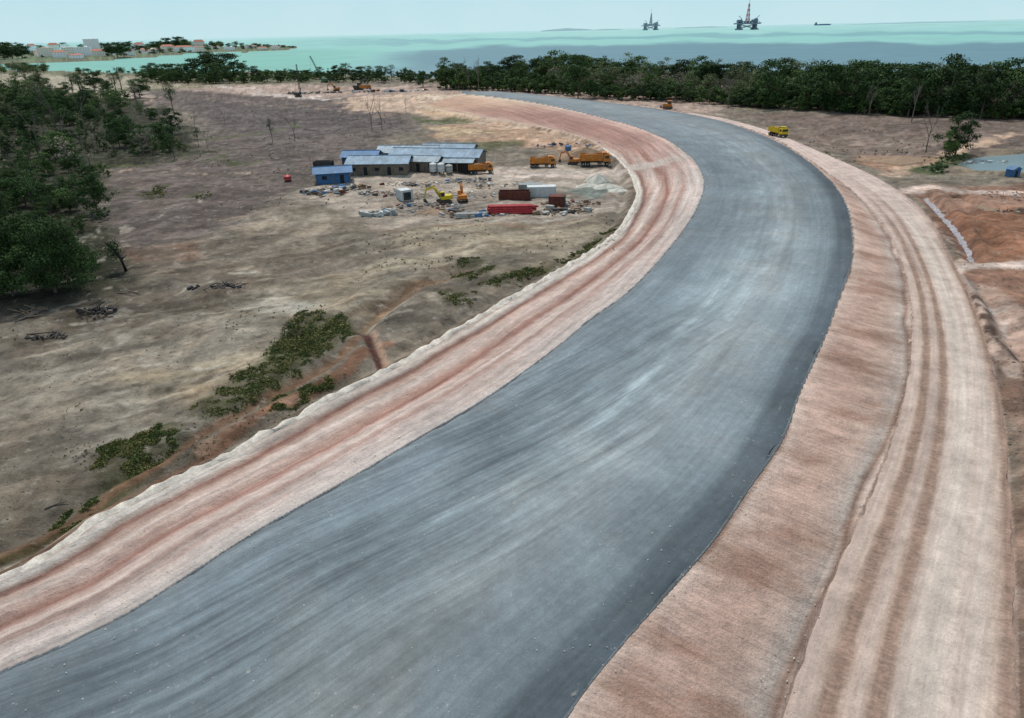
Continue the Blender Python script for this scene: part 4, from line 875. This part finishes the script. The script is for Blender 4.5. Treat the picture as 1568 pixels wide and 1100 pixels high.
# rigs (model unit: 1/40 of overall height)
M_rigd=simple("rig_steel",(128,140,154),.8,var=.2); M_rigw=simple("rig_white",(228,222,222),.7,var=.1); M_rigr=simple("rig_red",(220,104,110),.7,var=.1); M_rigp=simple("rig_pale",(168,182,192),.8,var=.15)  # far rig colours have distance haze mixed in, rig_pale the most
def rig(u,v,hpx,md,mr,mw,towers):
    s=mpp(u,v,-3)*hpx/42.0; x,y=survey(u,v,-3); lg=MB(); dk=MB(); st=MB(); red=MB(); wh=MB()
    for sx in(-1,1):
        lg.box((sx*12,0,1),(7,22,2))
        for sy in(-1,0,1): lg.tube([(sx*12,sy*9,1),(sx*12,sy*9,8)],1.5,8)
        lg.tube([(sx*12,-9,2),(-sx*12,-9,8)],.4,5); lg.tube([(sx*12,9,2),(-sx*12,9,8)],.4,5)
    dk.box((0,0,9),(36,24,2)).box((0,0,12),(30,20,1)).box((-13,-4,12),(7,8,5)).box((9,-6,12.5),(8,6,4)).box((14,4,13),(5,5,6)).box((19,0,9.6),(5,9,.6))
    for i in range(9): dk.tube([(-16+i*4,-10,10),(-16+i*4,-10,12)],.3,4)
    for i in range(6): dk.box((-10+i*4.5,-7+random.uniform(-1,1),11),(2.6,3,random.uniform(1.5,3)))
    for sx in(-1,1):
        st.tube([(sx*11,-6,12),(sx*11,-6,16)],.6,6); lattice(st,(sx*11,-6,16),(sx*16,-8,20),.7,6,.12)
    segs=7; b0=2.6; z0=13; z1=36 if towers else 32
    for i in range(segs):
        a=i/segs; c=(i+1)/segs; w0=b0*(1-.72*a); w1=b0*(1-.72*c); za=z0+(z1-z0)*a; zc=z0+(z1-z0)*c; mb=red if i%2==0 else wh
        cs=[(1,1),(1,-1),(-1,-1),(-1,1)]
        for k in range(4):
            p=cs[k];q=cs[(k+1)%4]
            mb.tube([(p[0]*w0,p[1]*w0,za),(p[0]*w1,p[1]*w1,zc)],.3,4); mb.tube([(p[0]*w0,p[1]*w0,za),(q[0]*w1,q[1]*w1,zc)],.2,4); mb.tube([(q[0]*w0,q[1]*w0,za),(p[0]*w1,p[1]*w1,zc)],.2,4); mb.tube([(p[0]*w0,p[1]*w0,za),(q[0]*w0,q[1]*w0,za)],.26,4)
    wh.box((0,0,z1+.6),(2,2,1.2)); red.tube([(0,0,z1+1),(0,0,42)],.25,4)
    assemble("oil_rig",(x,y,-3),math.atan2(-x,y)+.25,[("pontoons_legs",lg,md),("deck",dk,md),("cranes",st,md),("derrick_red",red,mr),("derrick_white",wh,mw)],s)
rig(1143,46,41,M_rigd,M_rigr,M_rigw,1); rig(996,46.5,29,M_rigp,M_rigp,M_rigp,0)
# ------------------------------------------------------------------ scrub / grass (one object)
cents=[]; sizes=[]
dens=[1700,1500,90,90,300,480,130,300,110,30]
random.seed(11)
for gi,(gp,nt_) in enumerate(zip(GREEN,dens)):
    w=sv(gp,0); lo=w.min(0)-.8;hi=w.max(0)+.8; cand=rng.uniform(lo,hi,size=(nt_*10,2)); jw=cand+(np.stack([fbm(cand[:,0]*.5,cand[:,1]*.5,3),fbm(cand[:,0]*.5+30,cand[:,1]*.5,3)],1)-.5)*3; ok=inside(jw,w)&(fbm(cand[:,0]*.6,cand[:,1]*.6,4)>(.42 if gi in(0,8,9) else .45)); cand=cand[ok][:nt_]
    for x,y in cand:
        dn=fbm(np.array([x*.2]),np.array([y*.2]),2)[0]; r_=random.uniform(.06,.32)*(.5+dn)*(1.35 if gi==0 and y>62 else 1)
        n=18; h=r_*.8; z=gz(x,y); q=rng.normal(size=(n,3))*np.array([r_*.55,r_*.55,h*.35])+np.array([x,y,z+h*.3]); cents.append(q); sizes+= [.04+r_*.12]*n
sparse=[((0,470),(560,700),700),((560,330),(940,420),350),((330,230),(640,330),200),((1240,200),(1480,255),300),((200,170),(620,260),400),((0,690),(420,850),500)]
for (u0,v0),(u1,v1),n_ in sparse:
    for _ in range(n_):
        uu,vv=random.uniform(u0,u1),random.uniform(v0,v1); x,y=survey(uu,vv,0)
        if v0==690 and inside(np.array([[x,y]]),np.vstack([wL3,[[200,400],[200,-50]]]))[0]: continue
        if fbm(np.array([x*.12]),np.array([y*.12]),3)[0]<.57: continue
        r_=random.uniform(.04,.14); q=rng.normal(size=(8,3))*r_*.7+np.array([x,y,gz(x,y)+r_*.3]); cents.append(q); sizes+=[.03+.0007*y]*8
cc=np.vstack(cents); V,Fq=leaf_quads(cc,np.array(sizes)+.0004*cc[:,1]); link("scrub_vegetation",np_mesh("scrub",V,Fq,[M_grass]))
# small rocks on slopes and road edges
mb=MB()
def rock(mb,x,y,z,s):
    mb.box((x,y,z+s*.2),(s,s*random.uniform(.5,1),s*.6),rz=random.random()*3,ry=random.uniform(-.4,.4),top=.6)
for _ in range(1500):
    i=random.randrange(len(wL1)-1); p=wL1[i]; o=random.gauss(-.8,.8); t=wL1[i+1]-p; t/=np.linalg.norm(t)+1e-9; q=p+np.array([t[1],-t[0]])*o
    if q[1]>12: rock(mb,q[0],q[1],gz(*q) if o<0 else ZR+.05,random.uniform(.03,.12)*(1+.8*(random.random()<.06)))
for _ in range(900):
    i=random.randrange(len(wR2)-1); p=wR2[i]; q=p+np.array([random.gauss(0,.8),random.gauss(0,.8)])
    if q[1]>12: rock(mb,q[0],q[1],gz(*q)+.1,random.uniform(.03,.11))
for _ in range(900):
    i=random.randrange(len(wR1)-1); p=wR1[i]; q=p+np.array([random.gauss(.4,.5),random.gauss(0,.6)])
    if q[1]>12: rock(mb,q[0],q[1],gz(*q)+.05,random.uniform(.03,.10))
link("loose_rocks",mb.mesh("rocks",M_crest))
mb=MB(); M_spk=simple("pale_stone_chips",(206,204,196),.9,var=.2)
inr=np.where(inRoad&(RG<230)&(RG>18))[0]
for i in rng.choice(inr,420): rock(mb,X[i],Y[i],ZR+.09,random.uniform(.03,.09)*(1+RG[i]/150))
link("stone_chips",mb.mesh("chips",M_spk))
mb=MB(); lo_=np.where(out&(RG<190)&(X<20)&(dL3>1.5))[0]
for i in rng.choice(lo_,2600):
    if fbm(np.array([X[i]*.1+9]),np.array([Y[i]*.1]),3)[0]>.54: rock(mb,X[i],Y[i],Z[i],random.uniform(.04,.16)*(1+RG[i]/300))
ro_=np.where(out&(RG<220)&(X>40))[0]
for i in rng.choice(ro_,1400): rock(mb,X[i],Y[i],Z[i],random.uniform(.06,.26))
link("dirt_clods",mb.mesh("clods",M_clod))
# ------------------------------------------------------------------ light
wld=bpy.data.worlds.new("World"); scene.world=wld; wld.use_nodes=True; nt=wld.node_tree; bg=nt.nodes['Background']
sk=nt.nodes.new('ShaderNodeTexSky'); sk.sky_type='NISHITA'; sk.sun_disc=False; el=math.radians(60); azs=math.radians(-15)
sk.sun_elevation=el; sk.sun_rotation=azs; sk.air_density=1.0; sk.dust_density=.6; sk.ozone_density=2.0; sk.altitude=30
g=G(nt); gen=nt.nodes.new('ShaderNodeTexCoord').outputs['Generated']; zz_=g.sep(gen)[2]
hz_=g.mapr(zz_,0,.5,.95,.45); SK=.11
lo_c=[lin1(196)/SK,lin1(230)/SK,lin1(238)/SK,1]; hi_c=[lin1(176)/SK,lin1(218)/SK,lin1(234)/SK,1]
hc_=g.mix(g.mapr(zz_,0,.08,0,1),tuple(lo_c),tuple(hi_c))
cl_=g.noise(gen,6,5,.6); hc_=g.mix(g.mapr(cl_,.45,.7,0,.2),hc_,(lin1(222)/SK,lin1(236)/SK,lin1(240)/SK,1))
over=g.mapr(zz_,.12,.6,0,.6); hc_=g.mix(over,hc_,(lin1(225)/SK,lin1(230)/SK,lin1(232)/SK,1))
nt.links.new(g.mix(hz_,sk.outputs[0],hc_),bg.inputs[0]); bg.inputs[1].default_value=SK
sl=bpy.data.lights.new("sun",'SUN'); sl.energy=3.1; sl.angle=math.radians(6); sl.color=(1,.96,.90); so=bpy.data.objects.new("sun",sl); scene.collection.objects.link(so)
dv=Vector((math.cos(el)*math.sin(azs),math.cos(el)*math.cos(azs),math.sin(el))); so.rotation_euler=dv.to_track_quat('Z','Y').to_euler(); so.location=(0,0,100)
scene.view_settings.view_transform='Standard'; scene.view_settings.look='None'; scene.view_settings.exposure=0
